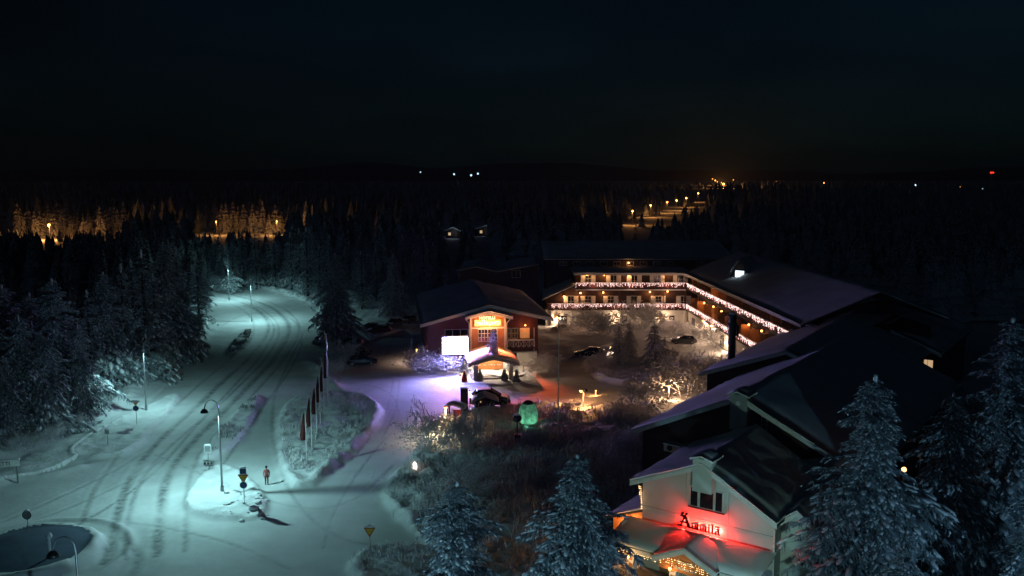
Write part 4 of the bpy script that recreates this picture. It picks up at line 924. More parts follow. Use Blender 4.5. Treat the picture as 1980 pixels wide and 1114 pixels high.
# ================================================================== TREES
def blobs(C, D, S, r):
    """many elongated snow lumps: centres C, directions D, half sizes S (n,3)"""
    D = D / (np.linalg.norm(D, axis=1)[:, None] + 1e-9); up = np.array([0, 0, 1.0])
    Yv = np.cross(up, D); Yv /= np.linalg.norm(Yv, axis=1)[:, None] + 1e-9; Zv = np.cross(D, Yv)
    T = BT_V[None] * (1 + .35 * (r.random((len(C), len(BT_V), 1)) - .5)); T = T[..., [2, 0, 1]] * S[:, None, :]
    V = C[:, None, :] + T[..., 0:1] * D[:, None] + T[..., 1:2] * Yv[:, None] + T[..., 2:3] * Zv[:, None]
    m = MB(); n = len(BT_V); m.v = [V.reshape(-1, 3)]; m.n = len(C) * n
    m.f = [tuple(i + k * n for i in f) for k in range(len(C)) for f in BT_F]; return m
def spruce_mesh(seed, H, R, nw, nb, tw, snowy, taper=.8, irr=.5, cl=1.0):
    """snow-laden spruce: whorls of drooping branches, each with slim needle sprays and small snow clumps"""
    r = np.random.default_rng(seed); tr = MB(); cr = MB()
    tr.tube([(0, 0, -.5), (0.02 * H * .1, 0, H * .4), (0, 0, H * .97)], [.017 * H, .011 * H, .01], 7)
    ph = r.random(6) * 6.28
    hs, azs, Ls, ts = [], [], [], []
    for i in range(nw):
        t = (i + .8 * r.random()) / nw; n = max(4, int(nb * (1 - .45 * t))); a0 = r.random() * 6.28
        az = a0 + 6.283 * (np.arange(n) + .5 * r.random(n)) / n
        L0 = R * (1 - t) ** taper * (.8 + .25 * r.random()) + .012 * H
        bump = 1 + irr * (np.sin(2 * az + ph[0] + 9 * t) * .5 + np.sin(3 * az + ph[1] - 14 * t) * .5 + np.sin(17 * t + ph[2]) * .35)
        hs.append(np.full(n, H * (.045 + .945 * t ** .92)) + H * .008 * r.normal(size=n)); azs.append(az); Ls.append(L0 * bump * (.7 + .5 * r.random(n))); ts.append(np.full(n, t))
    h, az, L, t = map(np.concatenate, (hs, azs, Ls, ts)); nB = len(h); keep = r.random(nB) > .14
    h, az, L, t = h[keep], az[keep], np.maximum(L[keep], .05), t[keep]; nB = len(h)
    d = np.stack([np.cos(az), np.sin(az), 0 * az], 1); sd = np.stack([-d[:, 1], d[:, 0], 0 * az], 1); dr = (.45 + .4 * r.random(nB)) * (1.2 - .5 * t); rise = .14 + .25 * t; up = np.array([0, 0, 1.0])
    def P(s): return d[:, None] * (L[:, None] * s)[..., None] + up * (h[:, None] + L[:, None] * (rise[:, None] * s - dr[:, None] * s * s))[..., None]
    S = np.clip((.1 + .92 * (np.arange(tw) + .5) / tw)[None, :] + .03 * r.normal(size=(nB, tw)), .05, 1.02)
    p = P(S); tg = P(S + .05) - P(S - .05); tg /= np.linalg.norm(tg, axis=2)[..., None]
    V, SCc, SDd, SSs = [], [], [], []
    for sg in (-1, 1):
        tl = (.30 * L[:, None] * (1 - .5 * S) + .012 * H) * (.55 + .8 * r.random((nB, tw)))
        q = tg * (.5 + .35 * r.random((nB, tw)))[..., None] + sd[:, None] * (sg * (.65 + .4 * r.random((nB, tw))))[..., None] - up * (.3 + .45 * r.random((nB, tw)))[..., None]
        q /= np.linalg.norm(q, axis=2)[..., None]; wv = np.cross(q, up); wv /= np.linalg.norm(wv, axis=2)[..., None] + 1e-9
        for fan in (-.55, 0, .55):
            qq = q + wv * fan - up * (.15 * abs(fan) + .1 * r.random((nB, tw)))[..., None]; qq /= np.linalg.norm(qq, axis=2)[..., None]
            ll = tl * (1 - .35 * abs(fan)) ; base = p + q * (tl * .25 * abs(fan))[..., None]; sw = wv * (tl * .075)[..., None]; dn = up * (tl * .06)[..., None]
            V.append(np.stack([base + sw - dn, base - sw + dn, base + qq * ll[..., None]], 2).reshape(-1, 3))
        m = r.random((nB, tw)) < snowy; k = m.sum()
        SCc.append((p + q * (tl * (.35 + .5 * r.random((nB, tw))))[..., None] + up * .02)[m]); SDd.append((q - up * .15)[m]); x = tl[m]
        SSs.append(cl * np.stack([x * (.10 + .15 * r.random(k)), x * .065 * (.6 + .9 * r.random(k)), x * .06 * (.7 + .6 * r.random(k))], 1))
    for s0 in (.5, .75, .97):
        m = r.random(nB) < snowy + .15; sS = np.full((nB, 1), s0); c = P(sS)[:, 0]; g = (P(sS + .05) - P(sS - .05))[:, 0]; k = m.sum()
        SCc.append(c[m] + up * .02); SDd.append(g[m]); SSs.append(cl * np.stack([L[m] * (.07 + .07 * r.random(k)), L[m] * .045 + .015, L[m] * .03 + .015], 1))
    z0, z1 = P(np.zeros((nB, 1)))[:, 0], P(np.full((nB, 1), 1.05))[:, 0]; V.append(np.stack([z0 + sd * (.03 * L)[:, None], z0 - sd * (.03 * L)[:, None], z1], 1).reshape(-1, 3))
    for k in range(3): SCc.append(np.array([[0, 0, H * (.95 + .02 * k)]])); SDd.append(np.array([[.1, 0, 1.0]])); SSs.append(np.array([[.02 * H, .008 * H, .008 * H]]))
    V = np.concatenate(V); cr.v = [V]; cr.n = len(V); ii = np.arange(len(V)).reshape(-1, 3); cr.f = ii.tolist()
    return tr.mesh('trunk'), cr.mesh('crown'), blobs(np.concatenate(SCc), np.concatenate(SDd), np.concatenate(SSs), r).mesh('branch_snow', smooth=True)
def proto(meshes, mats):
    for me, m in zip(meshes, mats): me.materials.append(M[m])
    return meshes
MS = ('bark', 'needles', 'twig_snow')
HERO = [proto(spruce_mesh(11 + k, 16, R, 42, 13, 12, .55, tp), MS) for k, (R, tp) in enumerate(((3.6, .7), (4.2, .62), (3.2, .66)))]
SNOWY = [proto(spruce_mesh(41 + k, 16, R, 26, 11, 6, .8, .75, .3, 1.6), MS) for k, R in enumerate((4.4, 5.0))]
MID = [proto(spruce_mesh(21 + k, 16, R, 24, 9, 6, .45, tp), MS) for k, (R, tp) in enumerate(((2.9, .8), (2.4, .75), (3.2, .85), (2.6, .65)))]
LOW = [proto(spruce_mesh(31 + k, 16, R * 1.15, 15, 7, 4, .6, tp, .4, 2.6), MS) for k, (R, tp) in enumerate(((2.7, .8), (2.2, .75), (3.0, .85)))]
def plant_spruce(kind, P, h, label, rz=None, wide=1.0, group=None, name='spruce_tree'):
    e = empty(name, P, random.random() * 6.28 if rz is None else rz, label, 'tree', group)
    s = h / 16.0; e.scale = (s * wide, s * wide, s)
    for nm, me in zip(('trunk', 'crown', 'branch_snow'), kind):
        o = link(nm, me, None, e)
        if nm == 'branch_snow': o['kind'] = 'stuff'
    return e
def spr(px, base, top, kind, label, wide=1.0, group=None):
    P = foot(px, base); return plant_spruce(kind, P, base_top(px, base, top), label, None, wide, group)
ORDT = ['first', 'second', 'third', 'fourth', 'fifth', 'sixth', 'seventh', 'eighth', 'ninth', 'tenth', 'eleventh', 'twelfth', 'thirteenth']
def rank(L, i): return ORDT[sorted(range(len(L)), key=lambda k: L[k][0]).index(i)]
# foreground spruces (feet below the picture edge)
plant_spruce(HERO[1], (-3.2, 49.5, -.1), 11.3, 'dark snowy spruce at bottom centre in front of bare bushes', 1.0, 1.3)
plant_spruce(HERO[0], (3.9, 50.5, 0), 12.5, 'teal-lit frosty spruce left of the restaurant porch', 2.1, 1.45)
plant_spruce(HERO[2], (22.6, 53.5, 0), 16.6, 'big blue-lit snowy spruce just right of the restaurant', .4, 1.35)
plant_spruce(HERO[1], (29.6, 57.5, 0), 14.5, 'broad dark spruce between the two tallest right-hand spruces', 3.0, 1.0)
plant_spruce(HERO[0], (35.2, 61.0, 0), 19.0, 'tallest dark spruce at the right picture edge', 5.0, 1.15)
plant_spruce(HERO[2], (30.5, 49.0, 0), 11.5, 'low spruce in the bottom right corner', 2.5, 1.2)
plant_spruce(HERO[0], (22.4, 47.6, 0), 9.0, 'small spruce at bottom edge below the big blue one', 1.5, 1.1)
# left-hand stands along the road
L1 = [(22, 806, 548, 1, 1.2), (72, 790, 566, 2, 1.2), (118, 812, 536, 0, 1.2), (162, 822, 640, 2, 1.15), (92, 842, 655, 1, 1.2), (18, 862, 690, 0, 1.2), (52, 846, 610, 2, 1.1), (-20, 850, 590, 1, 1.2)]
for i, (px, b_, t_, k, wd) in enumerate(L1): spr(px, b_, t_, HERO[k], rank(L1, i) + ' spruce from the left in the blue-grey left roadside stand', wd, 'spruces of the left roadside stand')
L2 = [(212, 752, 525, 0), (246, 745, 512, 1), (286, 738, 492, 2), (326, 705, 478, 0), (350, 692, 488, 1), (386, 640, 500, 2), (232, 735, 560, 2), (305, 722, 540, 1), (336, 690, 470, 0), (352, 692, 560, 1), (265, 728, 500, 0), (180, 768, 560, 2)]
for i, (px, b_, t_, k) in enumerate(L2): spr(px, b_, t_, (HERO if i % 3 == 0 else MID)[k], rank(L2, i) + ' spruce from the left in the dark stand before road bend', 1.15, 'spruces before the road bend')
# centre
spr(652, 662, 490, HERO[0], 'wide snow-draped spruce right of the road bend', 1.25)
spr(762, 612, 494, HERO[2], 'snowy spruce above the parked cars left of hotel', 1.2)
L3 = [(700, 600, 486, 0), (620, 598, 474, 1), (690, 590, 500, 2), (728, 585, 480, 3), (802, 580, 484, 0), (838, 572, 470, 1), (868, 560, 488, 2), (596, 578, 440, 3), (640, 575, 455, 0), (780, 570, 455, 1), (740, 562, 440, 2), (820, 555, 450, 3), (675, 560, 445, 0)]
for i, (px, b_, t_, k) in enumerate(L3):
    spr(px, b_, t_, MID[k], rank(L3, i) + ' spruce from the left in the dim grove behind the car park', 1.1, 'spruces of the grove behind the car park')
r5 = np.random.default_rng(55)
for i in range(34):
    x = -82 + 62 * (i + r5.random()) / 34; y = 212 + 34 * r5.random() + max(0, (x + 60) * .1)
    plant_spruce(MID[i % 4], (x, y, -.3), 12.5 + 5.5 * r5.random(), 'dark spruce in the forest edge beyond the road bend', None, 1.05, 'spruces of the forest edge beyond the bend')
L4 = [(1372, 398, 235, 0), (1352, 425, 240, 0), (1440, 432, 225, 0), (1470, 440, 214, 0), (1498, 452, 205, 0), (1536, 452, 196, 0), (1560, 470, 190, 0), (1230, 432, 250, 0), (1180, 440, 252, 0), (1265, 450, 240, 0), (1130, 455, 248, 0), (1610, 470, 205, 0)]
for i, (px, top, y, h) in enumerate(L4):
    q = GY(px, top, y); plant_spruce(MID[i % 4], (q[0], y, -.3), q[2] + .3, rank(L4, i) + ' bluish spruce from the left behind the hotel roofs', None, 1.1, 'spruces behind the hotel roofs')
# courtyard conifers
spr(1196, 708, 628, SNOWY[0], 'left snow-laden spruce in the courtyard bed', 1.0); spr(1216, 696, 622, SNOWY[1], 'dark spruce just behind the left courtyard spruce', .85)
spr(1264, 712, 625, SNOWY[1], 'tallest snow-laden spruce in the courtyard bed', 1.0); spr(1284, 704, 655, SNOWY[0], 'low spruce right of the tallest courtyard spruce', 1.3)
plant_spruce(SNOWY[0], tuple(Fp.pt(.2, pp[1] + .35, -1.2)), 3.3, 'small snowy ornamental spruce standing on the canopy roof', 1.0, 1.1)
for px, s in ((897, 'slim snowy spruce left of the canopy columns'),): spr(px, 726, 686, HERO[0], s, 1.1)
for px, b_, s in ((928, 736, 'small white-lit spruce inside the canopy at left'), (975, 736, 'small white-lit spruce inside the canopy at right'), (999, 738, 'small white-lit spruce outside the right canopy column')): spr(px, b_, b_ - 26, HERO[1], s, 1.2)

# ---- bare frosted shrubs and small trees
def shrub_mesh(seed, n0, depth, spread, up, H, thin=.02, whip=False):
    r = np.random.default_rng(seed); m = MB()
    def grow(p, d, L, rad, lev):
        n = 3; pts = [p]; q = d.copy()
        for k in range(n):
            q = q + (r.random(3) - .5) * .3 + np.array([0, 0, up * .1]); q /= np.linalg.norm(q); pts.append(pts[-1] + q * L / n)
        m.tube(pts, np.linspace(rad, rad * .6, n + 1), 4 if lev > 1 else 3, False)
        if lev == 0: return
        for k in range(4 if lev > 1 else 5):
            s = .3 + .7 * r.random(); i = min(n - 1, int(s * n)); b = pts[i] + (pts[i + 1] - pts[i]) * (s * n - i)
            e = q * .7 + (r.random(3) - .5) * 2 * spread; e[2] += up * .35; e /= np.linalg.norm(e); grow(b, e, L * (.45 + .25 * r.random()), max(thin, rad * .55), lev - 1)
    for k in range(n0):
        a = 6.28 * k / n0 + r.random(); s = .25 + .5 * r.random() if n0 > 1 else .08
        d = np.array([math.cos(a) * s, math.sin(a) * s, 1.0]); d /= np.linalg.norm(d); grow(np.array([.15 * math.cos(a), .15 * math.sin(a), -.2]) * (n0 > 1), d, H * (.5 + .15 * r.random()), .02 * H * .35, depth)
    me = m.mesh('branches'); me.materials.append(M['frost']); return me
SHR = [shrub_mesh(61, 9, 3, .75, .5, 4.0), shrub_mesh(62, 7, 3, .9, .3, 4.0), shrub_mesh(63, 11, 3, .6, .8, 4.0)]
BIR = [shrub_mesh(71, 3, 4, .7, .35, 6.0, .022), shrub_mesh(72, 2, 4, .8, .25, 6.0, .022)]
def lumps_mesh(seed):
    r = np.random.default_rng(seed); n = 420; C = r.normal(size=(n, 3)) * np.array([.75, .75, .5]) + np.array([0, 0, 1.0]); C = C[C[:, 2] > 0]
    D = r.normal(size=C.shape); D[:, 2] *= .3; me = blobs(C, D, np.stack([.05 + .06 * r.random(len(C)), .022 + .02 * r.random(len(C)), .02 + .015 * r.random(len(C))], 1), r).mesh('frost_clumps', smooth=True); me.materials.append(M['twig_snow']); return me
LMP = [lumps_mesh(81), lumps_mesh(82)]
def shrub(px, base, top, kind, label, wide=1.0, group=None, lump=True, H0=None):
    P = foot(px, base); h = base_top(px, base, top); H0 = H0 or (4.0 if kind in SHR else 6.0); s = h / (H0 * .98)
    e = empty('frosted_shrub' if kind in SHR else 'frosted_tree', P, random.random() * 6.28, label, 'shrub' if kind in SHR else 'tree', group); e.scale = (s * wide, s * wide, s)
    link('branches', kind, None, e)['kind'] = 'stuff'
    if lump:
        o = link('frost_clumps', LMP[int(px) % 2], None, e); o['kind'] = 'stuff'; q = H0 / 2.6; o.scale = (q, q, q * .95)
    return e
for a in [(838, 882, 786, SHR[0], 'bare frosted bush glowing from a lamp behind it', 1.15), (905, 882, 792, SHR[2], 'tall thin frosted bush before the wooden hut', .9),
          (888, 968, 880, SHR[1], 'frosted bush at the road corner above the dark spruce', 1.3), (935, 962, 890, SHR[0], 'grey frosted bush right of the road corner bush', 1.1),
          (1240, 808, 733, BIR[0], 'small bare frosted tree beside the dark hall eave', 1.1), (1322, 778, 664, BIR[1], 'tall frosted birch lit orange at its foot', 1.1), (1345, 760, 680, SHR[2], 'frosted bush behind the birch near the hall', 1.2),
          (1148, 648, 588, SHR[0], 'left rounded frosted bush against the white ground floor', 1.5), (1178, 655, 604, SHR[1], 'second frosted bush against the white ground floor', 1.4), (1243, 642, 583, SHR[2], 'tall frosted bush in mid courtyard back wall', 1.4), (1268, 640, 596, SHR[0], 'frosted bush right of the tall one at the back wall', 1.2),
          (1165, 712, 676, SHR[1], 'low frosted bush left of the courtyard spruces', 1.5), (1385, 672, 624, SHR[0], 'frosted bush lit brightly by the right wing lamps', 1.4), (1310, 648, 622, SHR[1], 'snowy bush behind the courtyard car', 1.8), (1350, 655, 628, SHR[2], 'snowy bush right of the courtyard car', 1.6),
          (828, 722, 672, SHR[0], 'dense frosted bush left of the LED screen', 1.9), (862, 722, 684, SHR[1], 'blue-lit frosted bush below the LED screen', 1.6), (806, 716, 678, SHR[2], 'dark-sided frosted bush at the hotel corner', 1.3),
          (1040, 722, 684, SHR[1], 'frosted bush right of the entrance canopy', 1.7), (1062, 714, 682, SHR[0], 'far frosted bush by the hotel right corner', 1.4),
          (640, 728, 690, SHR[0], 'pinkish frosted bush at the car park edge', 1.4), (668, 700, 650, SHR[2], 'dark bush beside the parked cars', 1.3), (600, 775, 745, SHR[1], 'violet frosted bush behind the flagpoles', 1.3),
          (1195, 810, 782, SHR[1], 'low frosted bush right of the twin garden lamp', 2.0), (1105, 800, 782, SHR[0], 'low frosted mound bush left of twin garden lamp', 2.2),
          (1215, 880, 838, SHR[2], 'frosted bush by the hall corner', 1.3), (1195, 920, 880, SHR[0], 'frosted bush below the hall corner', 1.3), (800, 915, 888, SHR[1], 'small frosted bush at the road bend lantern', 1.2)]:
    shrub(*a)
L5 = ((30, 880), (60, 872), (110, 852), (140, 840), (95, 862))
for i, (px, base) in enumerate(L5): shrub(px, base, base - 34, SHR[px % 3], rank(L5, i) + ' low frosted bush from the left under the left stand', 1.6, 'undergrowth of the left stand')
# rows of frosted reed-like hedge: nobody could count the stems
def thicket(name, label, lines, n, h, seed, width=1.2):
    r = np.random.default_rng(seed); V = []; Fc = []
    for L in lines:
        P = [G(*q)[:2] for q in L]; seg = [np.linalg.norm(P[i + 1] - P[i]) for i in range(len(P) - 1)]; tot = sum(seg)
        for k in range(int(n * tot)):
            s = r.random() * tot; i = 0
            while s > seg[i] and i < len(seg) - 1: s -= seg[i]; i += 1
            p = P[i] + (P[i + 1] - P[i]) * s / seg[i] + r.normal(size=2) * width * .5; z0 = ground_h(p[0], p[1]) - .05
            a = r.random() * 6.28; hh = h * (.5 + .7 * r.random()); lean = r.normal(size=2) * .28 * hh; w = .018 + .02 * r.random(); c, s2 = math.cos(a) * w, math.sin(a) * w
            for bq in range(3):
                z1 = z0 + hh * (.4 + .25 * bq); le = lean * (.5 + .4 * bq) + r.normal(size=2) * .16 * hh * (bq > 0); st = .0 if bq == 0 else .3 * hh * bq * .8
                b0 = np.array([p[0] + lean[0] * st / hh * .6, p[1] + lean[1] * st / hh * .6, z0 + st]); m1 = np.array([p[0] + le[0] * .6, p[1] + le[1] * .6, (b0[2] + z1) / 2 + .05]); tp = np.array([p[0] + le[0], p[1] + le[1], z1 + .1])
                nn = len(V); V += [b0 + (c, s2, 0), b0 - (c, s2, 0), m1 + (c * .9, s2 * .9, 0), m1 - (c * .9, s2 * .9, 0), tp]; Fc += [(nn, nn + 1, nn + 3, nn + 2), (nn + 2, nn + 3, nn + 4)]
    o = link(name, MB().add(np.array(V), Fc).mesh(name), M['frost']); return tag(o, label, 'hedge', kind='stuff')
thicket('frosted_hedge', 'rows of frosted hedge stems across the garden bed', [[(985, 960), (1060, 925), (1150, 890), (1235, 845)], [(950, 1010), (1030, 985), (1110, 960), (1200, 910)], [(1000, 1050), (1080, 1030), (1150, 1000)]], 34, 1.6, 91, 2.2)
thicket('frosted_grass', 'frosted dry grass tufts over the garden bed', [[(850, 840), (930, 830), (985, 800)], [(880, 870), (960, 870), (1050, 850), (1150, 840)], [(1060, 800), (1150, 815), (1230, 830)], [(780, 930), (820, 960), (860, 1000)], [(960, 900), (1000, 930), (1040, 900)]], 26, .8, 92, 3.5)
EGG = G(1021, 829)
def brush(name, label, polys, dens, h, seed, mat='brush'):
    """ground cover over a bed: short bent frosted stems, too many to count"""
    r = np.random.default_rng(seed); V = []; Fc = []
    for P in polys:
        lo, hi = P.min(0), P.max(0); n = int(dens * (hi - lo).prod()); q = lo + r.random((n, 2)) * (hi - lo); q = q[inside(q[:, 0], q[:, 1], P)]; q = q[vnoise(q[:, 0], q[:, 1], 2.2, seed) > -.22 + .2 * r.random(len(q))]
        q = q[np.hypot(q[:, 0] - EGG[0], q[:, 1] - EGG[1]) > 2.0]
        for p in q:
            z0 = ground_h(p[0], p[1]) - .04
            for bq in range(3):
                a = r.random() * 6.28; hh = h * (.4 + .8 * r.random()); le = hh * (.25 + .5 * r.random()); w = .02 + .025 * r.random(); c, s2 = math.cos(a), math.sin(a); nn = len(V)
                V += [(p[0] - s2 * w, p[1] + c * w, z0), (p[0] + s2 * w, p[1] - c * w, z0), (p[0] + c * le * .5 + s2 * w, p[1] + s2 * le * .5 - c * w, z0 + hh * .7), (p[0] + c * le * .5 - s2 * w, p[1] + s2 * le * .5 + c * w, z0 + hh * .7), (p[0] + c * le * 1.3, p[1] + s2 * le * 1.3, z0 + hh * .85)]
                Fc += [(nn, nn + 1, nn + 2, nn + 3), (nn + 3, nn + 2, nn + 4)]
    return tag(link(name, MB().add(np.array(V), Fc).mesh(name), M[mat]), label, 'shrubs', kind='stuff')
ctr = lambda P, k: P.mean(0) + (P - P.mean(0)) * k
brush('island_brush', 'dark frosted brush covering the flag island', [ctr(ISLANDS[0][0], .9)], 8, .55, 93, 'frost')
brush('median_brush', 'dark frosted brush on the narrow median islands', [ctr(ISLANDS[1][0], .85), ctr(ISLANDS[4][0], .85)], 14, .45, 95)
brush('garden_brush', 'dark frosted ground cover in the garden bed', [ctr(ISLANDS[6][0], .92)], 5, .7, 96, 'frost')
brush('yield_island_brush', 'frosted ground cover on the bottom centre island', [ctr(ISLANDS[5][0], .88)], 6, .45, 97, 'frost')
thicket('verge_grass', 'frosted grass along the left snow bank', [[(0, 872), (90, 838), (170, 805), (222, 775), (262, 735)], [(690, 1085), (740, 1080), (800, 1090)], [(790, 712), (840, 718), (900, 720)], [(1130, 715), (1200, 735), (1270, 730)]], 12, .6, 94, 1.8)

# ---- distant forest: reads as one dark mass
LAMPS_FAR = [(1223, 408, 8), (1258, 397, 8), (1290, 391, 8), (1308, 387.5, 8), (1327, 383, 8), (1350, 374, 9), (95, 435, 6.5), (505, 428, 6.5), (418, 430, 6.5), (930, 437, 4), (875, 441, 4)]
far_pts = [G(x, y, h) for x, y, h in LAMPS_FAR]
def far_forest():
    r = np.random.default_rng(101); V = []; Fc = []; K = 7
    def tree(x, y, h, R, tiers):
        z = -.4; n0 = len(V)
        for t in range(tiers):
            f = t / tiers; zb = z + h * (.06 + .86 * f); zt = z + h * (.06 + .86 * min(1, f + 1.9 / tiers)) + h * .02; rr = R * (1 - f) ** .85 + .08
            a0 = r.random() * 6.28; n = len(V)
            for k in range(K):
                q = rr * (.6 + .65 * r.random()); a = a0 + 6.283 * k / K; V.append((x + q * math.cos(a), y + q * math.sin(a), zb - .05 * h * r.random()))
            V.append((x, y, zt)); Fc.extend([(n + k, n + (k + 1) % K, n + K) for k in range(K)])
    def blocked(x, y, h):
        for q in far_pts:
            if y < q[1] - 2:
                s = y / q[1]; xs_ = q[0] * s; zs_ = CAM_H + (q[2] - CAM_H) * s
                if abs(x - xs_) < 2.6 + y * .004 and h > zs_ - 1.5: return True
        return False
    cnt = 0
    while cnt < 4300:
        u = r.random(); y = 175 + 2500 * u ** 2.2; px = -120 + 2220 * r.random(); x = (px - 990) / 1700 * y; h = 11 + 9 * r.random()
        if y < 262 and -90 < x < 75 and not (px < 380 and y < 300 and x < -72): continue
        if y < 330 and px > 380 and px < 640 and y < 255: continue
        if blocked(x, y, h): continue
        if (px < 240 or 395 < px < 560) and y < 450:
            h = min(h, CAM_H - 102 * y / FPX * (.97 + .06 * r.random()))
            if h < 3.5: continue
        if px < 235 and 398 < y < 450: continue
        if 395 < px < 560 and 418 < y < 465: continue
        if 1180 < px < 1380 and y > 380 and h > 13: h = 9 + 3 * r.random()
        tree(x, y, h, h * (.19 + .09 * r.random()), 9 if y < 420 else (6 if y < 800 else 4)); cnt += 1
    for k in range(150):  # the unlit wood left of the road
        y = 118 + 150 * r.random(); x = -(y * .245 + 4 + (y * .42) * r.random()) - 12
        if x > -57 - max(0, (y - 118) * .12): continue
        h = min(12 + 6 * r.random(), CAM_H - 104 * y / FPX); tree(x, y, h, h * .17, 10)
    o = link('forest', MB().add(np.array(V), Fc).mesh('forest'), M['needles_far']); return tag(o, 'dark snowy forest stretching to the horizon', 'forest', kind='stuff')
far_forest()
r6 = np.random.default_rng(66)
for i in range(26):   # tree line lit amber at far left
    px = -8 + 228 * (i + .6 * r6.random()) / 26; y = 414 + 20 * r6.random(); q = GY(px, 0, y)
    plant_spruce(LOW[i % 3], (q[0], y, -.4), 9.5 + 7 * r6.random() ** .7, 'amber-lit spruce in the far tree line at left', None, 1.0, 'amber-lit spruces at far left')
for i in range(12):
    px = 405 + 148 * (i + .6 * r6.random()) / 12; y = 440 + 14 * r6.random(); q = GY(px, 0, y)
    plant_spruce(LOW[i % 3], (q[0], y, -.4), 9 + 7 * r6.random() ** .7, 'faint amber spruce in the far tree line above the bend', None, 1.0, 'amber-lit spruces above the bend')
# ================================================================== STREET THINGS
def lamp_parts(h=8.7, reach=1.25, lit=True):
    m = MB(); pts = [(0, 0, -.2), (0, 0, h * .5), (0, 0, h - 1.1)]; rad = [.11, .085, .065]
    for t in np.linspace(0.15, 1, 8): a = math.pi * t; pts.append((reach * .5 * (1 - math.cos(a)), 0, h - 1.1 + 1.05 * math.sin(a) ** .8)); rad.append(.05)
    hx, hz = pts[-1][0], pts[-1][2]
    sh = MB().lathe([(.06, .30), (.16, .26), (.30, .12), (.36, -.06), (.34, -.07), (.27, .08), (.05, .2)], (hx, 0, hz - .05), 16, False)
    lens = MB().lathe([(.26, .0), (.22, -.05), (.01, -.08)], (hx, 0, hz - .04), 14)
    base = MB().lathe([(.16, -.2), (.16, .5), (.11, .62)], (0, 0, 0), 10)
    return [('pole', m.tube(pts, rad, 8).mesh('pole', smooth=True), 'steel'), ('lamp_shade', sh.mesh('lamp_shade', smooth=True), 'black'), ('lens', lens.mesh('lens', smooth=True), 'g_teal' if lit else 'glass'), ('base', base.mesh('base'), 'steel')], (hx, hz)
LP, (LHX, LHZ) = lamp_parts()
for _, me, mt in LP: me.materials.append(M[mt])
LPU, _ = lamp_parts(lit=False)
for _, me, mt in LPU: me.materials.append(M[mt])
spot_d = bpy.data.lights.new('street_light', 'SPOT'); spot_d.energy = P_STREET; spot_d.color = TEAL; spot_d.spot_size = R_(164); spot_d.spot_blend = 0.25; spot_d.shadow_soft_size = 0.14
spot_d.use_nodes = True; _t = spot_d.node_tree; _e = _t.nodes['Emission']      # wide-throw road optic: weaker straight down, stronger at low angles
_c = _t.nodes.new('ShaderNodeTexCoord'); _s = _t.nodes.new('ShaderNodeSeparateXYZ'); _a = _t.nodes.new('ShaderNodeMath'); _a.operation = 'ABSOLUTE'; _p = _t.nodes.new('ShaderNodeMath'); _p.operation = 'POWER'; _p.inputs[1].default_value = -0.5; _m = _t.nodes.new('ShaderNodeMath'); _m.operation = 'MULTIPLY'; _m.inputs[1].default_value = 0.4; _m.use_clamp = True
_t.links.new(_c.outputs['Normal'], _s.inputs[0]); _t.links.new(_s.outputs['Z'], _a.inputs[0]); _t.links.new(_a.outputs[0], _p.inputs[0]); _t.links.new(_p.outputs[0], _m.inputs[0]); _t.links.new(_m.outputs[0], _e.inputs['Strength'])
def street_lamp(P, rz, label, lit=True, power=1.0, snow=True):
    e = empty('street_lamp', P, rz, label, 'street lamp', 'street lamps along the road')
    for nm, me, mt in (LP if lit else LPU): link(nm, me, None, e)
    if lit:
        d = spot_d
        if power != 1.0: d = spot_d.copy(); d.energy = P_STREET * power
        o = bpy.data.objects.new('street_light', d); COL.objects.link(o); o.parent = e; o.location = (LHX, 0, LHZ - .2)
    return e
street_lamp(foot(430, 957), R_(180 + 8), 'curved street lamp on the snow island beside the yield sign', power=1.75)
street_lamp(foot(283, 797), R_(-8), 'street lamp by the left snow bank with its arm to the right', power=.9)
street_lamp(foot(487, 622), R_(-5), 'nearer of the two street lamps inside the road bend', power=1.5)
street_lamp(foot(443, 581), R_(-5), 'farther of the two street lamps inside the road bend', power=1.4)
street_lamp((G(163, 1312)[0], G(163, 1312)[1], 0), R_(188), 'unlit curved street lamp at the bottom left beside the roundabout', lit=False)
street_lamp(foot(634, 770), R_(170), 'unlit dark street lamp behind the flagpoles', lit=False)
q = G(428, 558); street_lamp((q[0] - 12, q[1] + 10, 0), R_(-30), 'street lamp among the trees past the bend', power=1.0)
for (x, y), pw, c, s in (((-11.0, 30.0), 5200, (.36, .78, 1), 'ball-headed forecourt lamp below the picture edge left of centre'), ((31.0, 33.0), 2900, (.32, .68, 1), 'ball-headed forecourt lamp below the picture edge at right')):
    T = Thing('forecourt_lamp', (x, y, -.3), s, 'street lamp', 'forecourt lamps'); T.part('pole', MB().tube([(x, y, -.4), (x, y, 4.2)], [.1, .06], 8), M['steel']); T.part('globe', MB().sphere((x, y, 4.5), .3, 12, 8), M['g_teal'], smooth=True); T.light('bulb', (x, y + .5, 4.5), pw, c, .15)
T = Thing('facade_floodlight', (10.5, 37.0, -.3), 'facade floodlight on a post below the picture edge before the restaurant', 'floodlight')
T.part('pole', MB().tube([(10.5, 37, -.4), (10.5, 37, 4.5)], .07, 8), M['steel']); T.part('housing', MB().box((10.5, 37, 4.7), (.5, .3, .4)), M['dark_metal'])
fl = T.light('flood', (10.5, 37.35, 4.7), 1, TEAL, .12); fl.data = bpy.data.lights.new('flood', 'SPOT'); fl.data.energy = 2900; fl.data.color = (.58, 1, .82); fl.data.spot_size = R_(38); fl.data.spot_blend = .5; fl.data.shadow_soft_size = .15
fl.rotation_euler = (Vector((14.2, 60.5, 5.2)) - Vector((10.5, 37.35, 4.7))).to_track_quat('-Z', 'Y').to_euler()

